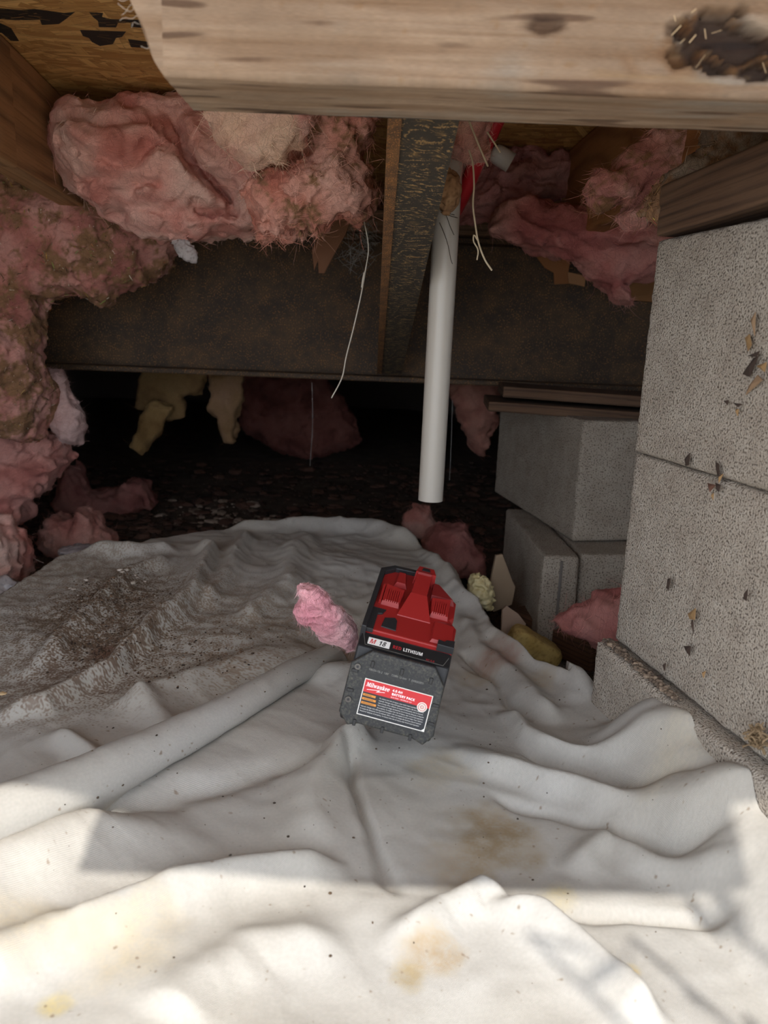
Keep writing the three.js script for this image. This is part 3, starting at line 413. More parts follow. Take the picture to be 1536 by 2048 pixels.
// ------------------------------------------------------------------ glass wool
// outline (pixels) on the upright plane z = -d, pushed to 'half' thickness, rounded, rumpled and hairy
function wool(name, label, group, { poly, d, half = 0.05, round = 0.03, amp = 0.012, freq = 16, cell = 0.004, creases = [], bulge = [], dirtiness = 0, pale = 0.3, creamAt = [], seed = 1, fibres = 2500, fl = [0.008, 0.026], flow, tilt = 0, yaw = 0, straw = 0, tones, warp = 0.012, fw = 0.00042, category = 'insulation' }) {
  const c0 = at(poly.reduce((s, p) => s + p[0], 0) / poly.length, poly.reduce((s, p) => s + p[1], 0) / poly.length, d), Q = poly.map(([a, b]) => { const p = at(a, b, d); return [p.x, p.y]; });
  const CR = creases.map((c) => ({ P: c.p.map(([a, b]) => { const p = at(a, b, d); return [p.x, p.y]; }), w: c.w ?? 0.008, h: c.h ?? 0.02 })), BU = bulge.map(([a, b, r, h]) => { const p = at(a, b, d); return [p.x, p.y, r, h]; });
  const fa = flow ? Math.atan2(flow.y, flow.x) : seed; let x0 = 1e9, x1 = -1e9, ya = 1e9, yb = -1e9; for (const [x, y] of Q) { x0 = Math.min(x0, x); x1 = Math.max(x1, x); ya = Math.min(ya, y); yb = Math.max(yb, y); }
  const S = seed * 13.7, zc = (x, y) => -d + tilt * (y - c0.y) + yaw * (x - c0.x) + 0.03 * half / 0.05 * N(x * 5 + S, y * 5, 1);
  const f = (x, y, z) => {
    if (y > SUB + 0.0012) return 0.01;
    const far = polyDist(Q, x, y); if (far > warp * 1.7 + amp + 0.006 || far < -round - warp * 1.7 && Math.abs(z + d + 0) < half * 0.25 - Math.abs(tilt) * 0.1 - Math.abs(yaw) * 0.15 && !CR.length) return far;
    const wx = x + warp * N(x * 17 + S, y * 17, z * 17) + warp * 0.6 * N(x * 55, y * 55 + S, z * 55), wy = y + warp * N(x * 17, y * 17 + S, z * 17 + 9) + warp * 0.6 * N(x * 55 + 4, y * 55, z * 55 + S);
    const s2 = polyDist(Q, wx, wy);
    let off = 0; const zz = z - zc(x, y); if (zz > -half * 0.5) { for (const c of CR) { const q = lineDist(c.P, wx, wy)[0]; if (q < c.w * 3) off += c.h * Math.exp(-(q * q) / (c.w * c.w)); } for (const b of BU) { const q = (x - b[0]) ** 2 + (y - b[1]) ** 2; off -= b[3] * Math.exp(-q / (b[2] * b[2])); } }
    const a = s2 + round, b = Math.abs(zz) - (half - round) + (zz > 0 ? off : 0), e = Math.min(Math.max(a, b), 0) + Math.hypot(Math.max(a, 0), Math.max(b, 0)) - round;
    if (e > amp * 1.3 + 0.004 || e < -amp * 2.6 - 0.004) return e;
    const th = 1.5 * N(x * 4 + S, y * 4, z * 4) + fa, ct = Math.cos(th), sn = Math.sin(th), su = (x * ct + y * sn) * 22, sv = (-x * sn + y * ct) * 120 + z * 60;
    return e - amp * 0.28 * ridged(su + S, sv, z * 30, 2) - amp * ridged(x * freq + S, y * freq * (flow ? 1.5 : 1), z * freq, 3) - amp * 0.5 * fbm(x * freq * 4, y * freq * 4 + S, z * freq * 4, 2);
  };
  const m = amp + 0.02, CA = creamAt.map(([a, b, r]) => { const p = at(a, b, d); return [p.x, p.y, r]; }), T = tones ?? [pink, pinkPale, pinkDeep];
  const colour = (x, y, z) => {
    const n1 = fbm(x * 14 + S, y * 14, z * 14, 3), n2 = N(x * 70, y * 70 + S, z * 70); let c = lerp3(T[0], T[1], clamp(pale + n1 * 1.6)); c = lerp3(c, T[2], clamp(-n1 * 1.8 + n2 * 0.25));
    for (const [a, b, r] of CA) { const q = Math.hypot(x - a, y - b) / r + 0.7 * fbm(x * 30, y * 30, S, 3); c = lerp3(c, cream, smooth(1.0, 0.7, q) * 0.6); }
    if (dirtiness) { const k = fbm(x * 22, y * 22 + S, z * 22 + 3, 4) + 0.35 * N(x * 160, y * 160, z * 160); c = lerp3(c, dirt, clamp(smooth(0.35 - dirtiness, 0.65 - dirtiness, k + 0.25))); }
    return c;
  };
  const g = nets(f, V(x0 - m, ya - m, -d - half - m - 0.05), V(x1 + m, yb + m, -d + half + m + 0.06), cell, colour), o = thing(name, label, category, c0.toArray(), group); g.translate(-c0.x, -c0.y, -c0.z); const cc = (x, y, z, r) => { const c = colour(x + c0.x, y + c0.y, z + c0.z), k = 0.9 + r() * 0.5; return [Math.min(0.9, c[0] * k), Math.min(0.85, c[1] * k), Math.min(0.8, c[2] * k)]; };
  mesh('wool_body', g, woolMat, o);
  mesh('loose_fibres', mergeGeometries([bristles(g, Math.round(fibres * 1.5), seed + 100, { len: fl, wid: fw, lift: 0.4, curl: 0.9, colour: cc, dir: flow }), bristles(g, Math.round(fibres * 0.22), seed + 150, { len: [fl[1], fl[1] * 2.2], wid: fw * 0.75, lift: 0.8, curl: 1.1, colour: cc, dir: flow, segs: 5 })]), fibreMat, o, undefined, undefined, undefined, 'stuff');
  if (straw) mesh('chaff', bristles(g, straw, seed + 200, { len: [0.004, 0.015], wid: d > 1.2 ? 0.0017 : 0.001, lift: 0.35, curl: 0.3, segs: 1, colour: (x, y, z, r) => { const k = r(); return k < 0.6 ? lin(196 - r() * 80, 160 - r() * 70, 104 - r() * 54) : k < 0.93 ? lin(80 - r() * 30, 62 - r() * 26, 44 - r() * 20) : lin(226, 214, 190); }, keep: (x, y, z, r) => r() < clamp(0.45 + 1.6 * fbm((x + c0.x) * 22, (y + c0.y) * 22 + S, (z + c0.z) * 22 + 3, 3)) }), fibreMat, o, 'tan and brown chaff caught in the wool', undefined, undefined, 'stuff');
  return o;
}
wool('insulation_batt', 'large pink insulation batt bulging down between the left joist and the outrigger', undefined, { poly: [[134, 302], [150, 258], [185, 240], [240, 246], [280, 222], [360, 205], [430, 200], [560, 215], [640, 260], [690, 330], [640, 400], [560, 440], [480, 462], [400, 462], [330, 470], [290, 452], [240, 430], [205, 398], [165, 372], [146, 335]], d: 1.2, half: 0.08, round: 0.05, amp: 0.013, freq: 15, creases: [{ p: [[180, 320], [230, 345], [300, 350], [350, 320]], w: 0.008, h: 0.014 }, { p: [[215, 385], [280, 372], [350, 395]], w: 0.007, h: 0.014 }, { p: [[300, 240], [360, 255], [430, 245]], w: 0.008, h: 0.016 }, { p: [[400, 420], [430, 440], [490, 440]], w: 0.006, h: 0.02 }, { p: [[375, 285], [420, 350], [455, 395], [475, 430]], w: 0.012, h: 0.05 }, { p: [[395, 330], [445, 385], [480, 405]], w: 0.008, h: 0.025 }, { p: [[200, 275], [260, 290], [360, 265]], w: 0.012, h: 0.018 }, { p: [[250, 440], [340, 425], [440, 440]], w: 0.008, h: 0.018 }, { p: [[330, 330], [300, 390], [260, 415]], w: 0.014, h: 0.02 }], bulge: [[300, 350, 0.06, 0.035], [430, 350, 0.03, 0.02], [230, 320, 0.04, 0.015]], pale: 0.25, seed: 1, fibres: 5600, cell: 0.0034, warp: 0.011 });
wool('insulation_batt', 'pale cream tinged pink insulation flap hanging below the rim joist left of centre', undefined, { poly: [[425, 205], [620, 205], [618, 240], [600, 290], [575, 300], [555, 322], [535, 318], [500, 330], [478, 305], [440, 270], [425, 240]], d: 0.97, half: 0.025, round: 0.015, amp: 0.008, freq: 22, creamAt: [[455, 245, 0.04], [530, 280, 0.05], [570, 295, 0.03]], pale: 0.5, seed: 2, fibres: 2600, cell: 0.003 });
wool('insulation_batt', 'ragged salmon pink insulation tuft hanging nearest the left of the outrigger', undefined, { poly: [[640, 225], [745, 225], [735, 270], [712, 290], [705, 340], [725, 365], [731, 402], [715, 430], [690, 422], [672, 405], [650, 440], [640, 455], [622, 430], [600, 452], [585, 430], [560, 468], [548, 440], [530, 458], [520, 420], [512, 400], [540, 372], [600, 352], [640, 345], [632, 300], [610, 268]], d: 1.05, half: 0.045, round: 0.028, amp: 0.014, freq: 26, pale: 0.35, dirtiness: 0.06, seed: 3, fibres: 4200, fl: [0.008, 0.03], cell: 0.003, tones: [lin(222, 150, 130), lin(234, 186, 170), lin(190, 110, 92)], bulge: [[690, 380, 0.035, 0.02], [590, 395, 0.03, 0.015]] });
wool('insulation_batt', 'dirty pink insulation packed with brown chaff, hanging at the far left below the joist', undefined, { poly: [[-120, 350], [20, 345], [60, 385], [150, 385], [215, 400], [270, 445], [330, 460], [318, 510], [285, 540], [250, 560], [215, 560], [200, 600], [180, 585], [165, 560], [130, 568], [95, 590], [78, 575], [70, 620], [78, 650], [84, 720], [98, 770], [85, 840], [60, 870], [30, 840], [0, 830], [-120, 820]], d: 1.36, half: 0.06, round: 0.04, amp: 0.016, freq: 18, dirtiness: 0.24, pale: 0.2, seed: 4, fibres: 3600, straw: 11000, cell: 0.004, tones: [lin(206, 138, 124), lin(222, 172, 160), lin(160, 92, 84)], yaw: -0.35, bulge: [[200, 520, 0.05, 0.02], [40, 700, 0.05, 0.03]] });
wool('insulation_batt', 'grey pink insulation strip sticking out beside the far left hanging insulation', undefined, { poly: [[78, 735], [120, 745], [148, 800], [170, 855], [162, 880], [140, 878], [112, 840], [88, 780]], d: 1.42, half: 0.03, round: 0.02, amp: 0.008, freq: 20, seed: 5, fibres: 1300, tones: [lin(206, 168, 160), lin(222, 192, 186), lin(170, 124, 118)] });
wool('insulation_batt', 'drooping pink insulation with a curled finger at the left edge, under the chaff covered batt', undefined, { poly: [[-100, 830], [40, 850], [70, 880], [100, 868], [112, 890], [105, 915], [120, 925], [100, 945], [80, 940], [80, 980], [40, 1000], [45, 1030], [10, 1050], [-100, 1050]], d: 1.45, half: 0.07, round: 0.04, amp: 0.014, freq: 14, seed: 6, fibres: 2200, tones: [lin(204, 134, 122), lin(220, 166, 154), lin(160, 92, 84)] });
wool('insulation_clump', 'pink insulation clump on the ground at the left edge of the cloth', undefined, { poly: [[-90, 1040], [10, 1045], [36, 1080], [46, 1125], [36, 1160], [-90, 1165]], d: 1.32, half: 0.07, round: 0.05, amp: 0.01, freq: 18, seed: 7, fibres: 2000, pale: 0.4 });
wool('insulation_clump', 'torn pink insulation clump lying on the ground behind the far left corner of the cloth', undefined, { poly: [[92, 1078], [105, 1045], [120, 1034], [140, 1046], [158, 1050], [172, 1024], [190, 1030], [205, 1060], [222, 1075], [222, 1100], [180, 1108], [130, 1112], [105, 1100]], d: 1.62, half: 0.05, round: 0.03, amp: 0.012, freq: 22, seed: 8, fibres: 2000, tones: [lin(210, 140, 126), lin(226, 176, 162), lin(170, 100, 90)] });
wool('insulation_batt', 'folded pink insulation stuffed behind the red tube under the subfloor', undefined, { poly: [[905, 330], [960, 318], [1015, 318], [1060, 305], [1075, 330], [1110, 320], [1145, 335], [1142, 372], [1120, 385], [1060, 390], [1010, 420], [905, 440]], d: 1.43, half: 0.06, round: 0.035, amp: 0.014, freq: 20, seed: 9, fibres: 2400, creases: [{ p: [[940, 400], [990, 350], [1050, 320]], w: 0.008, h: 0.03 }, { p: [[930, 370], [970, 335], [1010, 325]], w: 0.006, h: 0.02 }, { p: [[990, 380], [1060, 370], [1140, 372]], w: 0.008, h: 0.02 }], tones: [lin(198, 130, 126), lin(216, 164, 158), lin(150, 84, 80)] });
wool('insulation_batt', 'long torn pink insulation strip sloping down behind the near pier on the right', undefined, { poly: [[985, 455], [1000, 425], [1050, 405], [1110, 420], [1160, 435], [1230, 445], [1330, 440], [1420, 450], [1420, 545], [1290, 545], [1240, 560], [1255, 600], [1238, 598], [1210, 565], [1185, 540], [1150, 515], [1080, 492], [1030, 478]], d: 1.3, half: 0.05, round: 0.035, amp: 0.011, freq: 18, seed: 10, fibres: 3600, flow: V(0.8, -0.3, 0), creases: [{ p: [[1040, 430], [1130, 465], [1240, 490], [1330, 495]], w: 0.012, h: 0.02 }], pale: 0.2, tones: [lin(206, 130, 122), lin(222, 172, 160), lin(160, 82, 80)] });
wool('insulation_batt', 'pink insulation with a curled tip hanging over the right joist above the plank', undefined, { poly: [[1205, 388], [1200, 372], [1230, 362], [1252, 350], [1246, 330], [1265, 312], [1290, 290], [1320, 250], [1350, -10], [1560, -10], [1560, 320], [1440, 345], [1380, 360], [1340, 380], [1300, 410], [1275, 440], [1262, 430], [1290, 392], [1270, 380], [1245, 390]], d: 0.93, half: 0.032, round: 0.02, amp: 0.01, freq: 24, seed: 11, fibres: 3600, dirtiness: 0.08, straw: 260, cell: 0.003, flow: V(-0.7, -0.5, 0), yaw: 0, tones: [lin(214, 148, 138), lin(232, 186, 174), lin(160, 98, 92)] });
wool('insulation_batt', 'grey brown dirty wool mat with yellow chaff lying on the plank of the near pier', undefined, { poly: [[1310, 425], [1330, 385], [1370, 350], [1430, 300], [1470, -190], [1570, -190], [1530, 320], [1440, 350], [1400, 380], [1360, 400], [1335, 440]], d: 0.75, half: 0.022, round: 0.014, amp: 0.01, freq: 30, seed: 12, fibres: 1200, straw: 1500, dirtiness: 0.3, cell: 0.003, tones: [lin(150, 130, 112), lin(182, 164, 142), lin(96, 82, 70)] });
wool('insulation_tuft', 'small pale pink insulation tuft at the top of the white pipe', undefined, { poly: [[915, 30], [962, 30], [968, 225], [962, 265], [962, 300], [936, 312], [915, 300], [908, 270]], d: 0.96, half: 0.03, round: 0.02, amp: 0.008, freq: 28, seed: 13, fibres: 1500, pale: 0.55, cell: 0.003 });
// tatters that hang behind the steel beam
wool('paper_faced_tatter', 'yellow paper faced insulation strip slanting down behind the steel beam', undefined, { poly: [[300, 800], [345, 815], [318, 870], [285, 905], [264, 893], [280, 850]], d: 1.95, half: 0.02, round: 0.012, amp: 0.004, seed: 14, fibres: 500, tones: [lin(170, 134, 84), lin(184, 150, 100), lin(134, 100, 60)], category: 'insulation' });
wool('paper_faced_tatter', 'broad yellow brown paper scrap hanging behind the steel beam left of centre', undefined, { poly: [[285, 730], [410, 735], [402, 785], [365, 790], [368, 835], [310, 838], [275, 815]], d: 2.0, half: 0.018, round: 0.012, amp: 0.004, seed: 15, fibres: 500, tones: [lin(150, 116, 74), lin(164, 132, 88), lin(112, 82, 52)] });
wool('paper_faced_tatter', 'narrow yellow paper strip below a pink clump behind the steel beam', undefined, { poly: [[425, 750], [485, 745], [478, 830], [470, 880], [448, 880], [440, 832], [418, 820]], d: 2.0, half: 0.02, round: 0.012, amp: 0.005, seed: 16, fibres: 500, tones: [lin(160, 124, 82), lin(176, 138, 108), lin(120, 88, 58)] });
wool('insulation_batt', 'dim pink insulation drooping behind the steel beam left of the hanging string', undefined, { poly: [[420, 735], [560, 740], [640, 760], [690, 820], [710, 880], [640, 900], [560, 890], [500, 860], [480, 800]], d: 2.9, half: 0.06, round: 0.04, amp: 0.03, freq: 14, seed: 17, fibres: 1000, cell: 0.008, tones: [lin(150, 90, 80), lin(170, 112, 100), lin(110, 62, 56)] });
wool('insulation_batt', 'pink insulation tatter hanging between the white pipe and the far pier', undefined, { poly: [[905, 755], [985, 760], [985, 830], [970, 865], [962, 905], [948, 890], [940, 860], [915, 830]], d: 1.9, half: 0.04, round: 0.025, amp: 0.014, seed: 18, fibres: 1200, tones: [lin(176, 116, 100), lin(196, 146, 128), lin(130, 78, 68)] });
wool('insulation_clump', 'small pink insulation clump on the ground below the cut end of the white pipe', undefined, { poly: [[812, 1045], [830, 1022], [855, 1025], [868, 1045], [850, 1075], [825, 1068]], d: 1.75, half: 0.035, round: 0.02, amp: 0.01, seed: 19, fibres: 800 });
wool('insulation_clump', 'pink insulation heap on the ground left of the far pier base', undefined, { poly: [[848, 1090], [880, 1060], [920, 1062], [940, 1090], [962, 1110], [958, 1145], [900, 1130], [862, 1120]], d: 1.5, half: 0.05, round: 0.03, amp: 0.012, seed: 20, fibres: 1200, tones: [lin(190, 118, 110), lin(206, 150, 140), lin(140, 80, 74)] });
wool('insulation_clump', 'pink insulation scrap on the ground between the two concrete piers', undefined, { poly: [[1125, 1240], [1150, 1222], [1185, 1218], [1205, 1198], [1260, 1185], [1260, 1290], [1200, 1285], [1160, 1262]], d: 0.98, half: 0.035, round: 0.022, amp: 0.008, seed: 21, fibres: 1200, tones: [lin(210, 130, 124), lin(222, 160, 150), lin(170, 96, 90)] });
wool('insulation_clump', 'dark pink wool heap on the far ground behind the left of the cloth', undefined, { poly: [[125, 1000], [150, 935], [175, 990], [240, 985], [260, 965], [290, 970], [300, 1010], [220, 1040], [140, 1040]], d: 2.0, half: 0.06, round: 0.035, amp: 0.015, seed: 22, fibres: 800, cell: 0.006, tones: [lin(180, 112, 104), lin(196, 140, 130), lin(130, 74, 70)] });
wool('insulation_tuft', 'bright pink insulation tuft lying against the left side of the battery pack', undefined, { poly: [[600, 1172], [606, 1164], [632, 1166], [646, 1184], [662, 1206], [690, 1228], [708, 1258], [712, 1285], [702, 1308], [680, 1296], [640, 1278], [628, 1248], [604, 1240], [594, 1220], [604, 1200], [608, 1186]], d: 0.70, half: 0.016, round: 0.012, amp: 0.0045, freq: 55, cell: 0.0016, warp: 0.004, seed: 23, fibres: 5000, fw: 0.00016, fl: [0.004, 0.012], tones: [lin(244, 176, 182), lin(248, 206, 206), lin(226, 146, 158)], pale: 0.4, flow: V(0.4, -0.7, 0), tilt: 0.5 });

// ------------------------------------------------------------------ drop cloth
const clothTex = (() => {
  const blots = [];                                                                // px, py, radius (m), strength, colour
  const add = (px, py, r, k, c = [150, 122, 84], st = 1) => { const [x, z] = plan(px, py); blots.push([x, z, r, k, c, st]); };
  add(990, 1630, 0.04, 0.75, [138, 116, 84]); add(930, 1680, 0.03, 0.4); add(1000, 1590, 0.02, 0.35); add(860, 1860, 0.02, 0.6); add(820, 1900, 0.012, 0.5, [150, 122, 70]); add(250, 1850, 0.035, 0.4, [190, 168, 128]); add(60, 1840, 0.03, 0.35, [190, 168, 128]); add(100, 1960, 0.01, 0.5, [206, 178, 96]);
  add(1120, 1745, 0.015, 0.4, [190, 168, 110]); add(1270, 1900, 0.006, 0.6, [200, 166, 90]); add(880, 1500, 0.03, 0.35, [178, 152, 108]); add(1330, 1600, 0.03, 0.25, [200, 182, 146]); add(1000, 1310, 0.03, 0.6, [150, 104, 88]); add(1080, 1350, 0.02, 0.35); add(950, 1330, 0.025, 0.35);
  add(230, 1250, 0.22, 0.85, [112, 94, 78]);  add(150, 1160, 0.2, 0.6, [120, 102, 86]); add(60, 1320, 0.16, 0.5, [126, 110, 96]); add(450, 1220, 0.2, 0.42, [140, 120, 100]); add(200, 1270, 0.11, 0.85, [104, 84, 66]); add(250, 1190, 0.09, 0.8, [96, 78, 60]); add(110, 1230, 0.09, 0.7, [110, 92, 74]); add(150, 1330, 0.1, 0.65, [112, 92, 78]); add(450, 1310, 0.07, 0.5, [128, 104, 82]); add(550, 1250, 0.08, 0.35, [132, 110, 88]); add(60, 1370, 0.08, 0.5, [124, 106, 92]);  add(1060, 1270, 0.05, 0.4, [130, 100, 84]); add(210, 1285, 0.02, 0.9, [112, 76, 60]);  // soil stains, the broad ones also standing in for dimmer light at the back
  const S = 2048, M = 1.6; return dataTex(S, S, (i, j) => {
    const x = i / S * M - 1.0, z = j / S * M - 1.35; let c = [184, 180, 173], n3; const g = fbm(x * 6, z * 6, 3, 3), f1 = N(x * 420, z * 420, 1), f2 = N(x * 90, z * 90, 4); c = lerp3(c, [172, 163, 148], clamp(0.35 + g * 1.2) * 0.6);
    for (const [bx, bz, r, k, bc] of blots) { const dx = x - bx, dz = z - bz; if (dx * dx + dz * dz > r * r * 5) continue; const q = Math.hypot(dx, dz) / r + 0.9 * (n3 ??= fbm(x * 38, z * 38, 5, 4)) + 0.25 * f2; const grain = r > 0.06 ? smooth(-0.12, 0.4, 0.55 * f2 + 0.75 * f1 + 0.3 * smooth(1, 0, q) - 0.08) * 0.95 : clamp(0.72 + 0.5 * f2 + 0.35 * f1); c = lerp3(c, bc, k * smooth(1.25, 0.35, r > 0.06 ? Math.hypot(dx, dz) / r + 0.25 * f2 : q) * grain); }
    const sp = N(x * 260 + 9, z * 260, 7) + 0.4 * N(x * 60, z * 60, 2); c = lerp3(c, [120, 100, 80], smooth(0.62, 0.8, sp) * 0.6); const v = 1 + 0.035 * f1; return [c[0] * v, c[1] * v, c[2] * v];
  }, true, false);
})();
const weave = dataTex(256, 256, (x, y) => { const a = Math.sin((x + y) / 256 * 6.283 * 24), b = Math.sin((x - y * 0.5) / 256 * 6.283 * 48), c = N(x / 3, y / 3, 5); return 128 + 50 * a + 25 * b + 40 * c; }, false);
{
  const NX = 500, P = [], U = [], I = [], X0 = -0.98, zs = []; for (let z = 0.7; z > -1.5; z -= z > 0 ? 0.012 : 0.0027) zs.push(z);
  const faceX = (z) => pierX - 0.0115 + (z + 0.74) * G.x / G.z, inside = [], W = NX + 1;
  for (const z of zs) for (let i = 0; i <= NX; i++) {
    const u = i / NX, xe = mix(mix(pierX + 0.005, faceX(z), smooth(-0.8, -0.7, z)), 0.56, smooth(-0.36, -0.1, z)); let x = mix(X0, xe, u), zz = z, ok = z >= edgeZ(x);
    if (!ok) { let best = 1e9, q = null; for (let k = 0; k < edgePts.length - 1; k++) { const [ax, az] = edgePts[k], [bx, bz] = edgePts[k + 1], t = clamp(((x - ax) * (bx - ax) + (z - az) * (bz - az)) / ((bx - ax) ** 2 + (bz - az) ** 2)), cx = mix(ax, bx, t), cz = mix(az, bz, t), d = (x - cx) ** 2 + (z - cz) ** 2; if (d < best) { best = d; q = [cx, cz]; } } if (best < 0.0001) { x = q[0]; zz = q[1]; } }
    let [cx, y, cz] = clothAt(x, zz); y = Math.max(y, groundY(x, zz) + 0.003); inside.push(ok); P.push(cx, y, cz); U.push((x + 1.0) / 1.6, (zz + 1.35) / 1.6);
  }
  for (let j = 0; j < zs.length - 1; j++) for (let i = 0; i < NX; i++) { const a = j * W + i, b = a + W; if (!(inside[a] || inside[a + 1] || inside[b] || inside[b + 1])) continue; I.push(a, a + 1, b, a + 1, b + 1, b); }
  const g = new THREE.BufferGeometry(); g.setAttribute('position', new THREE.Float32BufferAttribute(P, 3)); g.setAttribute('uv', new THREE.Float32BufferAttribute(U, 2)); g.setIndex(I); g.computeVertexNormals();
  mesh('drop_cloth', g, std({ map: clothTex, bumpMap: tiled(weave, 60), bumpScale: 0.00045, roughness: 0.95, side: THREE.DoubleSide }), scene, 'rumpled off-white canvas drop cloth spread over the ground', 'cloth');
}

// ------------------------------------------------------------------ battery pack
const black = std({ color: new THREE.Color().setRGB(0.018, 0.018, 0.02), roughness: 0.5 }), tabBlack = std({ color: new THREE.Color().setRGB(0.025, 0.024, 0.023), roughness: 0.6 });
const redMat = new THREE.MeshPhysicalMaterial({ color: new THREE.Color().setRGB(0.3, 0.016, 0.015), roughness: 0.42 }), redDark = std({ color: new THREE.Color().setRGB(0.2, 0.013, 0.013), roughness: 0.5 });
const frontTex = canvasTex(1024, 860, (g, W, H) => {
  g.fillStyle = '#2a2a2a'; g.fillRect(0, 0, W, H); const r = rng(12);
  for (let i = 0; i < 5200; i++) { const x = r() * W, y = r() * H, e = Math.min(x, W - x, y, H - y) / 200; if (r() < e * 0.75) continue; const k = 84 + r() * 70; g.fillStyle = `rgba(${k},${k * 0.95},${k * 0.78},${0.05 + r() * 0.12})`; g.beginPath(); g.ellipse(x, y, 3 + r() * 22, 2 + r() * 9, r() * 3, 0, 7); g.fill(); }
  for (let i = 0; i < 160; i++) { g.strokeStyle = `rgba(150,146,132,${r() * 0.3})`; g.lineWidth = 1 + r() * 2; const x = r() * W, y = r() * H; g.beginPath(); g.moveTo(x, y); g.lineTo(x + (r() - 0.5) * 90, y + (r() - 0.5) * 40); g.stroke(); }
  g.fillStyle = 'rgba(170,168,160,0.75)'; g.font = '30px sans-serif'; g.fillText('18650-18-2  18V⎓  72Wh  Li-ion   T  ERR00001', 190, 205);
});
const labelTex = canvasTex(1024, 560, (g, W, H) => {
  g.fillStyle = '#e8e4dc'; g.fillRect(0, 0, W, H); g.fillStyle = '#25272c'; g.fillRect(12, 12, W - 24, H - 24); g.fillStyle = '#c92a2e'; g.fillRect(12, 12, W - 24, 190);
  g.fillStyle = '#fff'; g.font = 'italic bold 84px serif'; g.fillText('Milwaukee', 34, 112, 350); g.strokeStyle = '#fff'; g.lineWidth = 7; g.beginPath(); g.moveTo(60, 160); g.lineTo(250, 132); g.lineTo(210, 162); g.lineTo(330, 140); g.stroke();
  g.font = 'bold 50px sans-serif'; g.fillText('4.0 AH', 430, 92); g.fillText('BATTERY PACK', 430, 148, 400); g.font = '22px sans-serif'; g.fillText('BLOC-PILES  •  BATERÍA DE 18 V', 430, 186, 380);
  g.beginPath(); g.arc(905, 205, 74, 0, 7); g.fillStyle = '#ece6dd'; g.fill(); g.strokeStyle = '#b63a30'; g.lineWidth = 9; g.beginPath(); g.arc(905, 205, 56, 0, 7); g.stroke(); g.beginPath(); g.arc(905, 205, 22, 0, 7); g.stroke(); g.fillStyle = '#8c4030'; g.font = 'bold 26px sans-serif'; g.fillText('Li', 893, 214); for (let i = 0; i < 14; i++) { const a = i * 0.4488; g.save(); g.translate(905 + 40 * Math.cos(a), 205 + 40 * Math.sin(a)); g.rotate(a); g.fillRect(-5, -3, 10, 6); g.restore(); }
  const W3 = ['⚠ WARNING', '⚠ ADVERTENCIA', '⚠ AVERTISSEMENT'], words = 'To reduce the risk of injury, user must read operator manual. Charge only with approved chargers. Do not expose to rain or heat. Pour réduire le risque de blessures, lire le manuel. Para reducir el riesgo de lesiones, lea el manual. Recycle or dispose of properly.'.split(' '); let wi = 0;
  W3.forEach((t, i) => { const y = 226 + i * 62; g.fillStyle = '#d58a34'; g.fillRect(24, y, 190 + i * 18, 34); g.fillStyle = '#2a1c08'; g.font = 'bold 22px sans-serif'; g.fillText(t, 30, y + 26); });
  g.fillStyle = '#e9e6e0'; g.font = '24px sans-serif'; for (let k = 0; k < 8; k++) { const y = 250 + k * 36, x = k < 5 ? 270 : 30; let s = ''; while (g.measureText(s).width < (k === 0 ? 520 : 980 - x - (k > 6 ? 90 : 30))) s += words[wi++ % words.length] + ' '; g.fillText(s, x, y, 975 - x); }
  g.fillStyle = '#e8e4dc'; g.beginPath(); g.moveTo(W, H); g.lineTo(W - 60, H); g.lineTo(W, H - 60); g.fill();
});
const stripTex = canvasTex(1024, 150, (g, W, H) => {
  g.fillStyle = '#0d0d0f'; g.fillRect(0, 0, W, H); g.fillStyle = '#d9d6d2'; g.fillRect(90, 30, 250, 84); g.font = 'italic bold 78px sans-serif'; g.fillStyle = '#b81f28'; g.fillText('M', 104, 100); g.fillStyle = '#15151a'; g.fillText('18', 205, 100);
  g.font = 'bold 54px sans-serif'; g.fillStyle = '#a61d26'; g.fillText('RED', 372, 92); g.fillStyle = '#e6e3de'; g.fillText('LITHIUM', 490, 92); g.fillStyle = '#8f1a22'; g.font = 'bold 34px sans-serif'; g.fillText('XC 4.0', 760, 132); g.strokeStyle = '#77756f'; g.lineWidth = 4; g.beginPath(); g.moveTo(20, 0); g.lineTo(70, 130); g.lineTo(960, 140); g.lineTo(1010, 30); g.stroke();
});
const face = (w, h, t, tex, side) => { const g = new THREE.BoxGeometry(w, h, t), m = [side, side, side, side, std({ map: tex, roughness: 0.55 }), side]; return [g, m]; };
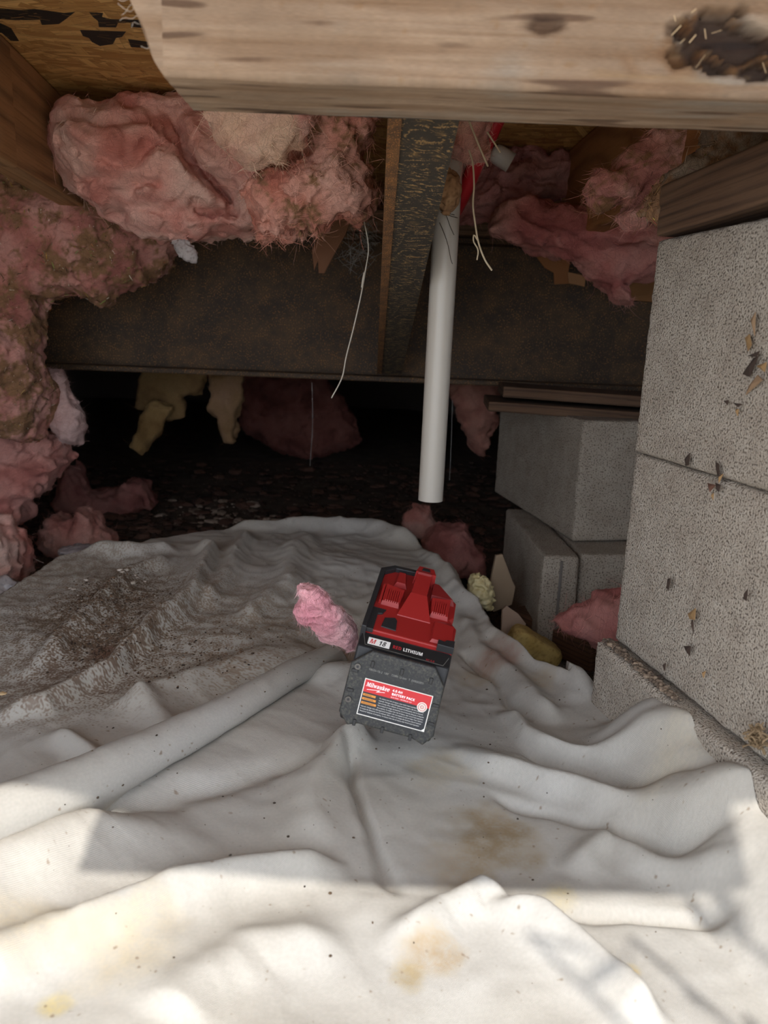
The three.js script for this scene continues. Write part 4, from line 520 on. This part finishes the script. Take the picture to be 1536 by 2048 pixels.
{
  const mm = 0.001, W = 0.08, FH = 0.066, o = thing('battery_pack', 'black and red power tool battery pack with a red label lying on the cloth', 'battery');
  const side = new THREE.Shape(); for (const [i, [z, y]] of [[0, 0.004], [0.0, FH], [0.012, FH + 0.010], [0.106, FH + 0.012], [0.112, FH + 0.006], [0.112, 0.004], [0.106, 0], [0.004, 0]].entries()) i ? side.lineTo(z, y) : side.moveTo(z, y);
  const bg = new THREE.ExtrudeGeometry(side, { depth: W - 0.006, bevelEnabled: true, bevelSize: 0.003, bevelOffset: -0.003, bevelThickness: 0.003, bevelSegments: 3 }); bg.translate(0, 0, -(W - 0.006) / 2); bg.rotateY(Math.PI / 2); mesh('case', bg, black, o);
  // front panel, its clips, screws, label
  const fp = new THREE.Shape(); const w2 = W / 2 - 0.001; for (const [i, [x, y]] of [[-w2 + 0.008, 0.002], [-w2 + 0.016, 0.005], [w2 - 0.016, 0.005], [w2 - 0.006, 0.002], [w2, 0.01], [w2 - 0.002, FH - 0.014], [w2 - 0.012, FH - 0.001], [-w2 + 0.014, FH - 0.001], [-w2, FH - 0.014], [-w2, 0.01]].entries()) i ? fp.lineTo(x, y) : fp.moveTo(x, y); fp.closePath();
  const fg = new THREE.ExtrudeGeometry(fp, { depth: 0.003, bevelEnabled: true, bevelSize: 0.0018, bevelThickness: 0.0018, bevelSegments: 3 }); { const p = fg.attributes.position, uv = fg.attributes.uv; for (let i = 0; i < p.count; i++) uv.setXY(i, (p.getX(i) + W / 2) / W, p.getY(i) / FH); } fg.translate(0, 0, 0.003); mesh('front_panel', fg, std({ map: frontTex, roughness: 0.62 }), o, 'dusty dark grey front panel');
  const clip = new RoundedBoxGeometry(0.0028, 0.0055, 0.002, 2, 0.0007), zf = 0.0082; for (const [x, y, v] of [[-0.023, 0.056, 0], [0.002, 0.056, 0], [0.027, 0.055, 0], [-0.036, 0.047, 1], [-0.036, 0.030, 1], [0.036, 0.036, 1], [0.036, 0.02, 1], [-0.026, 0.004, 0], [-0.002, 0.004, 0], [0.022, 0.004, 0]]) { const c = mesh('clip', clip, tabBlack, o); c.position.set(x, y, zf); if (v) c.rotation.z = Math.PI / 2; }
  for (const [x, y] of [[-0.0345, 0.051], [-0.0355, 0.022]]) { const s = mesh('screw', new THREE.CylinderGeometry(0.0026, 0.0028, 0.002, 18).rotateX(Math.PI / 2), std({ color: new THREE.Color().setRGB(0.12, 0.11, 0.1), roughness: 0.35, metalness: 0.8 }), o); s.position.set(x, y, zf); mesh('screw_socket', new THREE.CylinderGeometry(0.0012, 0.0012, 0.0006, 6).rotateX(Math.PI / 2).translate(0, 0, 0.001), black, s); }
  { const [g, m] = face(0.058, 0.0315, 0.0008, labelTex, std({ color: 0xcfcac0 })); const l = mesh('label', g, m, o, 'red and black printed label'); l.position.set(0.003, 0.0275, 0.0081); }
  { const [g, m] = face(0.0775, 0.0125, 0.0024, stripTex, black); const l = mesh('name_strip', g, m, o, 'black strip with white and red lettering'); l.position.set(0, FH + 0.0045, -0.0045); l.rotation.x = -Math.atan2(0.012, 0.01); }
  // the red top lies in its own sloping frame: x across, y along the slope to the back, z outward
  const top = new THREE.Group(); top.name = 'red_top'; top.position.set(0, FH + 0.0105, -0.0125); top.rotation.x = Math.atan2(0.038, 0.094) - Math.PI / 2; o.add(top);
  const plate = (pts, z0, z1, mat, name, bevel = 0.0012) => { const s = new THREE.Shape(); pts.forEach(([x, y], i) => i ? s.lineTo(x * mm, y * mm) : s.moveTo(x * mm, y * mm)); s.closePath(); const g = new THREE.ExtrudeGeometry(s, { depth: (z1 - z0) * mm, bevelEnabled: true, bevelSize: bevel, bevelThickness: bevel, bevelSegments: 2 }); g.translate(0, 0, z0 * mm); return mesh(name, g, mat, top); };
  const hull = (pts, mat, name) => mesh(name, new ConvexGeometry(pts.map(([x, y, z]) => V(x * mm, y * mm, z * mm))), mat, top);
  plate([[-37, 0], [38, 0], [38.5, 30], [31, 41], [35, 46], [35, 70], [18, 92], [8, 99], [-26, 99], [-36, 90]], -34, 3, redMat, 'red_deck');
  plate([[-39.5, -4], [-37, -4], [-36, 89], [-26.5, 98.5], [4, 101], [4, 104], [-28, 102], [-39.5, 92]], -36, 8, black, 'rim', 0.0008);
  hull([[-14, 28, 3], [16, 28, 3], [-14, 29, 5], [16, 29, 5], [-7, 55, 14], [8, 55, 14], [-7, 55, 3], [8, 55, 3]], redMat, 'ramp');
  hull([[-7, 54, 3], [8, 54, 3], [-6.6, 55, 14], [7.6, 55, 14], [-5.5, 86, 17], [8.5, 86, 17], [-7, 88, 3], [10, 88, 3]], redMat, 'neck');
  hull([[-8, 86, 3], [13, 86, 3], [-7, 87, 18], [12, 87, 18], [-5, 97, 18], [9, 97, 18], [-6, 99, 3], [11, 98, 3]], redMat, 'tower'); hull([[-5, 84.5, 16.4], [8, 84.5, 16.4], [-5, 86.5, 17.4], [8, 86.5, 17.4], [-5, 85, 19], [8, 85, 19], [-5, 88, 19], [8, 88, 19]], redDark, 'tower_lip'); hull([[-2, 90, 18], [6, 90, 18], [-1, 94, 18], [5, 94, 18], [-2, 90, 19], [6, 90, 19], [-1, 94, 19], [5, 94, 19]], black, 'slot');
  for (const s of [-1, 1]) {
    hull([[s * 31, 38, 3], [s * 14, 38, 3], [s * 30, 40, 8], [s * 15, 40, 8], [s * 30, 62, 12], [s * 13, 58, 12], [s * 31, 66, 3], [s * 12, 62, 3]], redMat, 'vent_housing');
    for (let k = 0; k < 7; k++) { const x = s * (16 + k * 1.9); hull([[x - 0.5, 39.5, 7], [x + 0.5, 39.5, 7], [x - 0.5, 40.5, 9.4], [x + 0.5, 40.5, 9.4], [x - 0.5, 54, 12.2], [x + 0.5, 54, 12.2], [x - 0.5, 55, 10.5], [x + 0.5, 55, 10.5]], redMat, 'vent_rib'); }
  }
  hull([[-33, 40, 3], [-30.5, 40, 3], [-33, 40, 8], [-31, 40, 8], [-33, 62, 11], [-31, 62, 11], [-33, 66, 3], [-31, 66, 3]], redMat, 'side_rib');
  hull([[-25, 72, 3], [-11, 72, 3], [-22, 74, 9], [-14, 74, 9], [-22, 92, 9], [-16, 92, 9], [-24, 94, 3], [-14, 94, 3]], redMat, 'corner_block');
  hull([[12, 64, 3], [35, 64, 3], [12, 66, 10], [32, 66, 10], [12, 86, 10], [17, 86, 10], [12, 92, 3], [18, 91, 3]], redDark, 'shoulder');
  hull([[18, 2, 3], [38, 2, 3], [20, 4, 7], [37, 4, 7], [20, 30, 7], [37, 29, 7], [19, 33, 3], [32, 40, 3]], redMat, 'right_shoulder');
  plate([[-39, -2], [-31, -2], [-31, 22], [-27, 24], [-25, 30], [-39, 30]], 2, 5.2, black, 'left_bracket', 0.0006); plate([[-24, 6], [-12, 5], [-13, 19], [-15, 22], [-23, 19]], 2, 4.6, black, 'left_tab', 0.0006); plate([[26, -3], [39, -3], [39, 6], [33, 5], [31, 2], [26, 3]], 2, 8, black, 'right_bracket', 0.0006);
  const bc = at(768, 1463, 0.592); o.position.copy(bc);
  const view = camera.position.clone().sub(bc).normalize(); const q = new THREE.Quaternion().setFromAxisAngle(V(1, 0, 0), -8 * Math.PI / 180); q.premultiply(new THREE.Quaternion().setFromAxisAngle(view, -12.6 * Math.PI / 180)); o.quaternion.copy(q);
}

// ------------------------------------------------------------------ strings, straws, scraps and crumbs
const pxTube = (pts, d, r, seg = 30, rs = 6) => tube(pts.map(([a, b, dd]) => at(a, b, dd ?? d)), r, seg, rs);
const straw = std({ color: new THREE.Color().setRGB(0.62, 0.5, 0.34), roughness: 0.8 }), twine = std({ color: new THREE.Color().setRGB(0.66, 0.6, 0.5), roughness: 0.9 }), webMat = std({ color: new THREE.Color().setRGB(0.5, 0.5, 0.48), roughness: 0.7 });
mesh('string', mergeGeometries([pxTube([[722, 405], [728, 440], [737, 496], [731, 540], [722, 590], [706, 660], [692, 715], [684, 755], [663, 796]], 1.09, 0.0009, 60), pxTube([[729, 545], [726, 560], [724, 575]], 1.09, 0.0015, 8)]), twine, scene, 'long pale string dangling in front of the rusty beam left of the outrigger', 'string');
mesh('dry_stalk', pxTube([[934, 232], [946, 262], [958, 292], [968, 315], [976, 333]], 0.88, 0.0011), straw, scene, 'pale stiff dry stalk sticking out of the tuft beside the red tube', 'stalk');
mesh('dry_stalk', pxTube([[974, 264], [986, 282], [1001, 305]], 0.9, 0.001), straw, scene, 'short dry stalk crossing the red tube', 'stalk');
mesh('dry_stalk', mergeGeometries([pxTube([[938, 300], [945, 325], [948, 370], [946, 410], [950, 445], [957, 485], [970, 520], [984, 541]], 0.92, 0.0011, 50), pxTube([[955, 480], [948, 470], [947, 482], [956, 500], [954, 520]], 0.92, 0.0009, 30)]), straw, scene, 'long bent dry stalk hanging beside the white pipe down to the beam', 'stalk');
for (const [pts, lab] of [[[[624, 765], [625, 850], [620, 932]], 'thin cobweb thread hanging below the steel beam in the dark'], [[[905, 800], [903, 870], [899, 960]], 'thin cobweb thread hanging just right of the white pipe']]) mesh('cobweb_thread', pxTube(pts, 1.6, 0.00035, 12, 4), webMat, scene, lab, 'cobweb');
{ const r = rng(61), w = []; for (let i = 0; i < 60; i++) { const x = 690 + r() * 60, y = 450 + r() * 70; w.push(pxTube([[x, y], [x + (r() - 0.5) * 40, y + (r() - 0.5) * 40], [x + (r() - 0.5) * 60, y + (r() - 0.3) * 70]], 1.5, 0.00028, 6, 3)); } mesh('cobweb', mergeGeometries(w), webMat, scene, 'tangled grey cobweb in front of the rusty beam beside the outrigger', 'cobweb', undefined, 'stuff'); }
{ const w = []; for (const p of [[[886, 408], [895, 425], [909, 430]], [[884, 418], [892, 430], [900, 452], [908, 470]], [[887, 422], [897, 430], [915, 436]], [[879, 445], [888, 466], [896, 490], [902, 520], [905, 528]]]) w.push(pxTube(p, 1.012, 0.0004, 20, 5)); mesh('root_hairs', mergeGeometries(w), std({ color: new THREE.Color().setRGB(0.08, 0.06, 0.04) }), scene, 'dark dry root hairs stuck to the upper white pipe', 'roots', undefined, 'stuff'); }
function lump(name, label, cat, px, py, d, sx, sy, sz, { cell = 0.003, amp = 0.3, fr = 30, tones, mat, seed = 3, boxy = 0, rot = 0, up = 0 }) {
  const c = at(px, py, d), ca = Math.cos(rot), sa = Math.sin(rot), m = Math.max(sx, sy, sz) * 1.6, sc = Math.min(sx, sy, sz), g = nets((x, y, z) => {
    const u = (x * ca + y * sa) / sx, v = (-x * sa + y * ca) / sy, w = z / sz; let e; if (boxy) { const k = 6; e = Math.pow(Math.abs(u) ** k + Math.abs(v) ** k + Math.abs(w) ** k, 1 / k) - 1; } else e = Math.hypot(u, v, w) - 1;
    return e * sc - amp * sc * (ridged(x * fr + seed, y * fr, z * fr, 2) * 0.6 + 0.4 * N(x * fr * 2.3, y * fr * 2.3 + seed, z * fr * 2.3)); }, V(-m, -m, -m), V(m, m, m), cell, (x, y, z) => { const n = fbm(x * 50 + seed, y * 50, z * 50, 3), q = N(x * 300, y * 300, z * 300); let k = lerp3(tones[0], tones[1], clamp(0.4 + n * 1.6)); return lerp3(k, tones[2], clamp(q * 1.2 - 0.1)); });
  const o = mesh(name, g, mat ?? fibreMat, scene, label, cat); o.position.copy(c); o.position.y += up; return o;
}
const foamMat = new THREE.MeshPhysicalMaterial({ vertexColors: true, roughness: 0.4, clearcoat: 0.2 });
lump('foam_blob', 'lumpy yellowish spray foam blob beside the far edge of the cloth', 'foam', 962, 1182, 1.13, 0.017, 0.027, 0.02, { cell: 0.0018, amp: 0.5, fr: 60, tones: [lin(222, 206, 152), lin(236, 222, 176), lin(190, 168, 110)], mat: foamMat, rot: 0.35, up: -0.002 });
{ const sheet = (pts, d, t, col, name, lab, tilt = 0, cat = 'scrap') => { const Q = pts.map(([a, b]) => at(a, b, d)), c = Q[0].clone(); const sh = new THREE.Shape(); Q.forEach((p, i) => i ? sh.lineTo(p.x - c.x, p.y - c.y) : sh.moveTo(0, 0)); sh.closePath(); const g = new THREE.ExtrudeGeometry(sh, { depth: t, bevelEnabled: true, bevelSize: 0.0008, bevelThickness: 0.0008, bevelSegments: 1 }); const o = mesh(name, boxUV(g), std({ color: new THREE.Color().setRGB(...col), roughness: 0.9, bumpMap: tiled(cmuBump, 14), bumpScale: 0.0006 }), scene, lab, cat); o.position.copy(c); o.rotation.x = tilt; return o; };
  sheet([[978, 1172], [992, 1112], [1004, 1110], [1022, 1160], [1028, 1172], [1020, 1205], [985, 1218]], 1.16, 0.01, lin(150, 128, 104), 'board_scrap', 'tall tan broken board scrap standing behind the spray foam blob', -0.15);
  sheet([[1002, 1262], [1006, 1222], [1014, 1215], [1036, 1230], [1050, 1248], [1046, 1266], [1020, 1274]], 1.04, 0.006, lin(172, 146, 126), 'board_scrap', 'smooth beige rounded board scrap in front of the brown wood offcut', -0.3);
  sheet([[1062, 500], [1140, 516], [1136, 545], [1150, 566], [1110, 568], [1108, 545], [1090, 535]], 1.5, 0.004, lin(170, 116, 76), 'bark_flake', 'brown flat wood flake hanging against the beam under the pink strip', 0.1, 'flake'); sheet([[1136, 545], [1170, 552], [1168, 572], [1138, 566]], 1.49, 0.004, lin(190, 142, 100), 'bark_flake', 'small light brown wood flake right of the larger flake on the beam', 0.1, 'flake'); sheet([[1240, 560], [1310, 560], [1310, 605], [1262, 600]], 1.571, 0.012, lin(150, 106, 66), 'wood_scrap', 'brown wood scrap at the top of the beam against the near pier', 0, 'wood');
  sheet([[655, 440], [690, 430], [702, 440], [690, 470], [672, 500], [648, 545], [638, 545], [636, 520], [628, 540], [625, 500], [640, 470]], 1.16, 0.006, lin(112, 76, 52), 'torn_flap', 'brown torn flap hanging below the salmon pink tuft', 0.12, 'flap');
}
lump('lint_scrap', 'small grey lint scrap dangling below the large pink batt', 'lint', 370, 500, 1.17, 0.019, 0.011, 0.008, { cell: 0.0016, amp: 0.6, fr: 90, tones: [lin(150, 142, 140), lin(176, 168, 166), lin(110, 102, 100)], rot: -0.8 });
lump('foam_block', 'dirty yellow foam slab leaning beside the cloth between the piers', 'foam', 1066, 1296, 0.99, 0.036, 0.018, 0.02, { cell: 0.0025, amp: 0.14, fr: 40, boxy: 1, tones: [lin(176, 148, 84), lin(196, 170, 108), lin(130, 102, 54)], rot: -0.5 });
{ const a = onY(1035, 1238, 0.055), b = onY(1205, 1312, 0.055); bar('wood_offcut', a, b, 0.05, 0.045, wood(plankTex, 3, 12, { color: new THREE.Color(0.55, 0.42, 0.36) }), scene, 1, 1, 0.004, V(0, 1, 0), 'dark brown wood offcut lying between the two piers', 'wood'); }
lump('plastic_wad', 'crumpled grey plastic wad at the far left edge of the cloth', 'plastic', 180, 1104, 1.4, 0.05, 0.013, 0.03, { cell: 0.0025, amp: 0.5, fr: 40, tones: [lin(150, 142, 142), lin(180, 172, 172), lin(110, 104, 104)], mat: foamMat });
lump('plastic_wad', 'grey plastic sheet bundle at the left edge under the pink clump', 'plastic', 8, 1205, 1.16, 0.035, 0.04, 0.03, { cell: 0.0025, amp: 0.45, fr: 30, tones: [lin(170, 164, 166), lin(196, 190, 190), lin(120, 114, 116)], mat: foamMat });
lump('foam_crumb', 'cream foam crumb at the left edge of the cloth', 'foam', 6, 1398, 0.74, 0.0085, 0.007, 0.007, { cell: 0.0012, amp: 0.35, fr: 120, tones: [lin(214, 182, 136), lin(230, 206, 164), lin(176, 140, 96)] });
lump('mud_nest', 'small tan mud nest stuck between the outrigger and the white pipe', 'nest', 896, 383, 0.985, 0.014, 0.022, 0.02, { cell: 0.002, amp: 0.45, fr: 70, tones: [lin(166, 126, 90), lin(190, 150, 110), lin(120, 86, 58)] });
// flat broken chips of paint and stone, dirt crumbs, chaff
function chipGeo(r, s, flat) { const g = new THREE.IcosahedronGeometry(s, 0), p = g.attributes.position, k = [r() + 0.5, (flat ? 0.15 : 0.6) + r() * 0.3, r() + 0.5], a = r() * 6.28; for (let i = 0; i < p.count; i++) p.setXYZ(i, p.getX(i) * k[0], p.getY(i) * k[1], p.getZ(i) * k[2]); g.rotateY(a); g.rotateX((r() - 0.5) * 0.5); g.deleteAttribute('uv'); return g; }
const crumbMat = std({ vertexColors: true, roughness: 1 });
function scatter(name, label, cat, n, seed, spot, size, tones, flat, parent = scene) {
  const r = rng(seed), gs = []; for (let i = 0; i < n; i++) { const p = spot(r); if (!p) continue; const s = size[0] + (size[1] - size[0]) * Math.pow(r(), 3), g = chipGeo(r, s, flat), t = lerp3(tones[0], tones[1], r()), c = new Float32Array(g.attributes.position.count * 3); for (let k = 0; k < c.length; k++) c[k] = t[k % 3]; g.setAttribute('color', new THREE.BufferAttribute(c, 3)); g.translate(p[0], p[1] + s * 0.15, p[2]); gs.push(g); }
  return mesh(name, mergeGeometries(gs), crumbMat, parent, label, cat, undefined, 'stuff');
}
const onCloth = (x, z) => { if (z < edgeZ(x) + 0.03) return null; const q = clothAt(x, z); return q; };
const pxCloth = (a, b) => { const q = onY(a, b, 0.145); return onCloth(q.x, q.z); };
scatter('dirt_crumbs', 'dark soil crumbs and bits sprinkled over the drop cloth', 'dirt', 560, 71, (r) => pxCloth(r() * 1500, 1160 + r() * r() * 780), [0.0003, 0.0013], [lin(40, 32, 26), lin(92, 74, 56)], false);
scatter('soil_spill', 'brown soil spilled over the far left of the cloth', 'dirt', 3800, 72, (r) => { const k = r(); const g = () => (r() + r() + r() - 1.5) / 1.5; return k < 0.5 ? pxCloth(215 + g() * 150, 1200 + g() * 55) : k < 0.8 ? pxCloth(210 + g() * 120, 1265 + g() * 50) : pxCloth(350 + g() * 330, 1290 + g() * 90); }, [0.0004, 0.0018], [lin(52, 40, 32), lin(110, 86, 66)], false);
scatter('pale_flakes', 'pale paint and stone flakes lying on the far left of the cloth', 'flakes', 16, 73, (r) => pxCloth([150, 257, 270, 312, 260, 160][Math.floor(r() * 6)] + (r() - 0.5) * 40, [1165, 1183, 1192, 1158, 1178, 1170][Math.floor(r() * 6)] + (r() - 0.5) * 16), [0.002, 0.006], [lin(170, 158, 144), lin(206, 196, 184)], true);
const onSoil = (a, b) => { let q = onY(a, b, 0.02); for (let k = 0; k < 4; k++) q = onY(a, b, groundY(q.x, q.z) + 0.003); return [q.x, groundY(q.x, q.z) + 0.003, q.z]; };
scatter('rubble_flakes', 'pale and tan flakes strewn over the dark ground behind the cloth', 'rubble', 150, 74, (r) => onSoil(290 + (r() + r()) * 180, 985 + (r() + r()) * 45), [0.002, 0.02], [lin(110, 88, 74), lin(190, 168, 150)], true);
scatter('ground_litter', 'brown leaf litter and clods on the dark ground', 'litter', 2200, 75, (r) => onSoil(-100 + r() * 1150, 925 + r() * 190), [0.003, 0.026], [lin(50, 36, 30), lin(104, 74, 62)], true);
scatter('ground_litter', 'dark leaf litter on the ground between the two concrete piers', 'litter', 700, 76, (r) => onSoil(960 + r() * 260, 1180 + r() * 220), [0.0015, 0.009], [lin(46, 36, 30), lin(112, 86, 64)], true);
{ const r = rng(81), w = []; for (let i = 0; i < 70; i++) { const p = onSoil(1110 + r() * 95, 1300 + r() * 85), a = r() * 6.28, l = 0.015 + r() * 0.03; w.push(tube([V(...p), V(p[0] + Math.cos(a) * l * 0.5, p[1] + 0.006 + r() * 0.01, p[2] + Math.sin(a) * l * 0.5), V(p[0] + Math.cos(a + 0.5) * l, p[1] + r() * 0.006, p[2] + Math.sin(a + 0.5) * l)], 0.0005, 8, 4)); } mesh('dry_grass', mergeGeometries(w), std({ color: new THREE.Color().setRGB(0.2, 0.15, 0.1) }), scene, 'dark dry grass wisps on the ground at the foot of the near pier', 'grass', undefined, 'stuff'); }
// dry leaf scraps caught on the near pier
const faceN = GP.clone().negate(); function onFace(px, py, off = 0.0015) { const d = ray(px, py), p0 = PF.clone().addScaledVector(faceN, off), t = p0.clone().sub(camera.position).dot(faceN) / d.dot(faceN); return camera.position.clone().addScaledVector(d, t); }
function leaf(pts, thick = 0.0006, col = [0.07, 0.05, 0.035]) { const Q = pts.map(([a, b], i) => onFace(a, b, 0.002 + 0.003 * ((i * 7) % 3) / 2)); const c = Q.reduce((s, p) => s.add(p), V(0, 0, 0)).multiplyScalar(1 / Q.length).addScaledVector(faceN, 0.002), P = [...Q, ...Q.map((p) => p.clone().addScaledVector(faceN, thick)), c]; const g = new ConvexGeometry(P); const k = new Float32Array(g.attributes.position.count * 3); for (let i = 0; i < k.length; i++) k[i] = col[i % 3]; g.setAttribute('color', new THREE.BufferAttribute(k, 3)); g.deleteAttribute('uv'); return g; }
const dk = lin(66, 52, 44), tn = lin(156, 124, 84), rd = lin(104, 72, 58);
mesh('leaf_scrap', mergeGeometries([leaf([[1432, 924], [1438, 928], [1440, 952], [1436, 952]], 0.0006, dk), leaf([[1416, 966], [1432, 970], [1420, 984]], 0.0006, rd), leaf([[1432, 966], [1442, 970], [1438, 984], [1433, 978]], 0.0006, dk), leaf([[1440, 950], [1447, 948], [1438, 966]], 0.0005, tn), leaf([[1424, 988], [1428, 986], [1427, 1000]], 0.0005, tn)]), crumbMat, scene, 'dry brown leaf scrap caught in the joint below the top near block', 'leaf');
mesh('leaf_scrap', mergeGeometries([leaf([[1486, 748], [1500, 754], [1518, 712], [1508, 716]], 0.0006, dk), leaf([[1496, 712], [1520, 702], [1514, 714]], 0.0006, dk), leaf([[1500, 770], [1516, 750], [1526, 760], [1492, 790]], 0.0006, lin(150, 122, 94)), leaf([[1514, 732], [1534, 724], [1530, 744]], 0.0005, tn)]), crumbMat, scene, 'largest dark leaf scrap, on the top near block at the right edge', 'leaf');
mesh('leaf_scrap', mergeGeometries([leaf([[1491, 676], [1500, 668], [1504, 690], [1497, 702]], 0.0006, tn), leaf([[1502, 640], [1512, 624], [1510, 672]], 0.0005, lin(150, 122, 94))]), crumbMat, scene, 'yellow straw scrap high on the top near block', 'leaf');
mesh('leaf_scrap', mergeGeometries([leaf([[1370, 918], [1380, 906], [1378, 930], [1372, 932]], 0.0006, dk)]), crumbMat, scene, 'narrow dark leaf scrap just above the joint of the near blocks', 'leaf');
mesh('leaf_scrap', mergeGeometries([leaf([[1468, 806], [1486, 808], [1476, 814]], 0.0006, dk), leaf([[1448, 802], [1458, 800], [1456, 810]], 0.0006, dk), leaf([[1472, 818], [1478, 818], [1476, 832]], 0.0005, tn)]), crumbMat, scene, 'pair of dark leaf crumbs on the top near block', 'leaf');
mesh('leaf_scrap', mergeGeometries([leaf([[1376, 1228], [1392, 1216], [1390, 1240], [1380, 1238]], 0.0005, tn), leaf([[1384, 1240], [1387, 1240], [1388, 1268]], 0.0005, dk)]), crumbMat, scene, 'tan leaf scrap with a thin stalk on the middle near block', 'leaf');
mesh('leaf_scrap', mergeGeometries([leaf([[1368, 1292], [1382, 1292], [1380, 1312], [1374, 1304]], 0.0006, dk), leaf([[1336, 1158], [1342, 1156], [1338, 1180], [1334, 1176]], 0.0006, dk), leaf([[1490, 1186], [1496, 1178], [1494, 1202], [1488, 1198]], 0.0006, dk), leaf([[1326, 1330], [1332, 1326], [1330, 1342]], 0.0006, dk), leaf([[1314, 1350], [1322, 1350], [1322, 1358]], 0.0006, dk), leaf([[1405, 1344], [1412, 1342], [1408, 1356]], 0.0005, tn)]), crumbMat, scene, 'scattered dark leaf crumbs on the lower middle near block', 'leaf', undefined, 'stuff');
{ const r = rng(91), w = []; for (let i = 0; i < 120; i++) { const p = onFace(1500 + r() * 26, 1456 + r() * 40, 0.002 + r() * 0.012), q = p.clone().add(V((r() - 0.5) * 0.012, (r() - 0.5) * 0.012, (r() - 0.5) * 0.012)); w.push(tube([p, p.clone().lerp(q, 0.5).add(V(0, 0.001, 0)), q], 0.0004 + r() * 0.0006, 4, 4)); } mesh('dry_leaf_cluster', mergeGeometries(w), std({ color: new THREE.Color().setRGB(0.26, 0.18, 0.1) }), scene, 'curled brown dry leaf cluster between the cloth and the near pier', 'leaf'); }
{ const r = rng(92), a = onFace(1220, 1285, 0.004), b = onFace(1362, 1420, 0.004); scatter('ledge_litter', 'grey brown litter along the ledge of the bottom near block', 'litter', 420, 93, (q) => { const t = q(), p = a.clone().lerp(b, t); return [p.x - q() * 0.008, y1 + 0.001 + q() * 0.002, p.z]; }, [0.0008, 0.0032], [lin(70, 58, 50), lin(156, 136, 116)], false); }

{ // a leafy sprig outside on the right, seen only by its blurred shadow
  const o = thing('shrub_sprig', 'leafy green sprig growing outside the opening on the right', 'plant', [0.62, 0.06, 0.62]), r = rng(303), leafMat = std({ color: new THREE.Color().setRGB(0.06, 0.12, 0.03), side: THREE.DoubleSide }), stemMat = std({ color: new THREE.Color().setRGB(0.12, 0.08, 0.04) });
  const tips = [[0.14, 0.86, 0.16], [0.09, 0.86, 0.2], [0.02, 0.87, 0.21], [0.2, 0.9, 0.25]].map((p) => V(...p).sub(o.position)), ls = [], st = [], sh = new THREE.Shape(); sh.moveTo(0, 0); sh.quadraticCurveTo(0.014, 0.02, 0, 0.05); sh.quadraticCurveTo(-0.014, 0.02, 0, 0);
  for (const t of tips) { const m = t.clone().multiplyScalar(0.55).add(V(0.05, 0.1, 0.03)), c = new THREE.QuadraticBezierCurve3(V(0, 0, 0), m, t); st.push(new THREE.TubeGeometry(c, 20, 0.0025, 6)); for (let k = 0; k < 7; k++) { const p = c.getPoint(0.72 + 0.28 * k / 6), g = new THREE.ShapeGeometry(sh, 6); g.rotateX((r() - 0.5) * 2); g.rotateZ(r() * 6.28); g.rotateY(r() * 6.28); g.translate(p.x, p.y, p.z); ls.push(g); } }
  mesh('stem', mergeGeometries(st), stemMat, o); for (const g of ls) mesh('leaf', g, leafMat, o);
}

renderer.render(scene, camera);
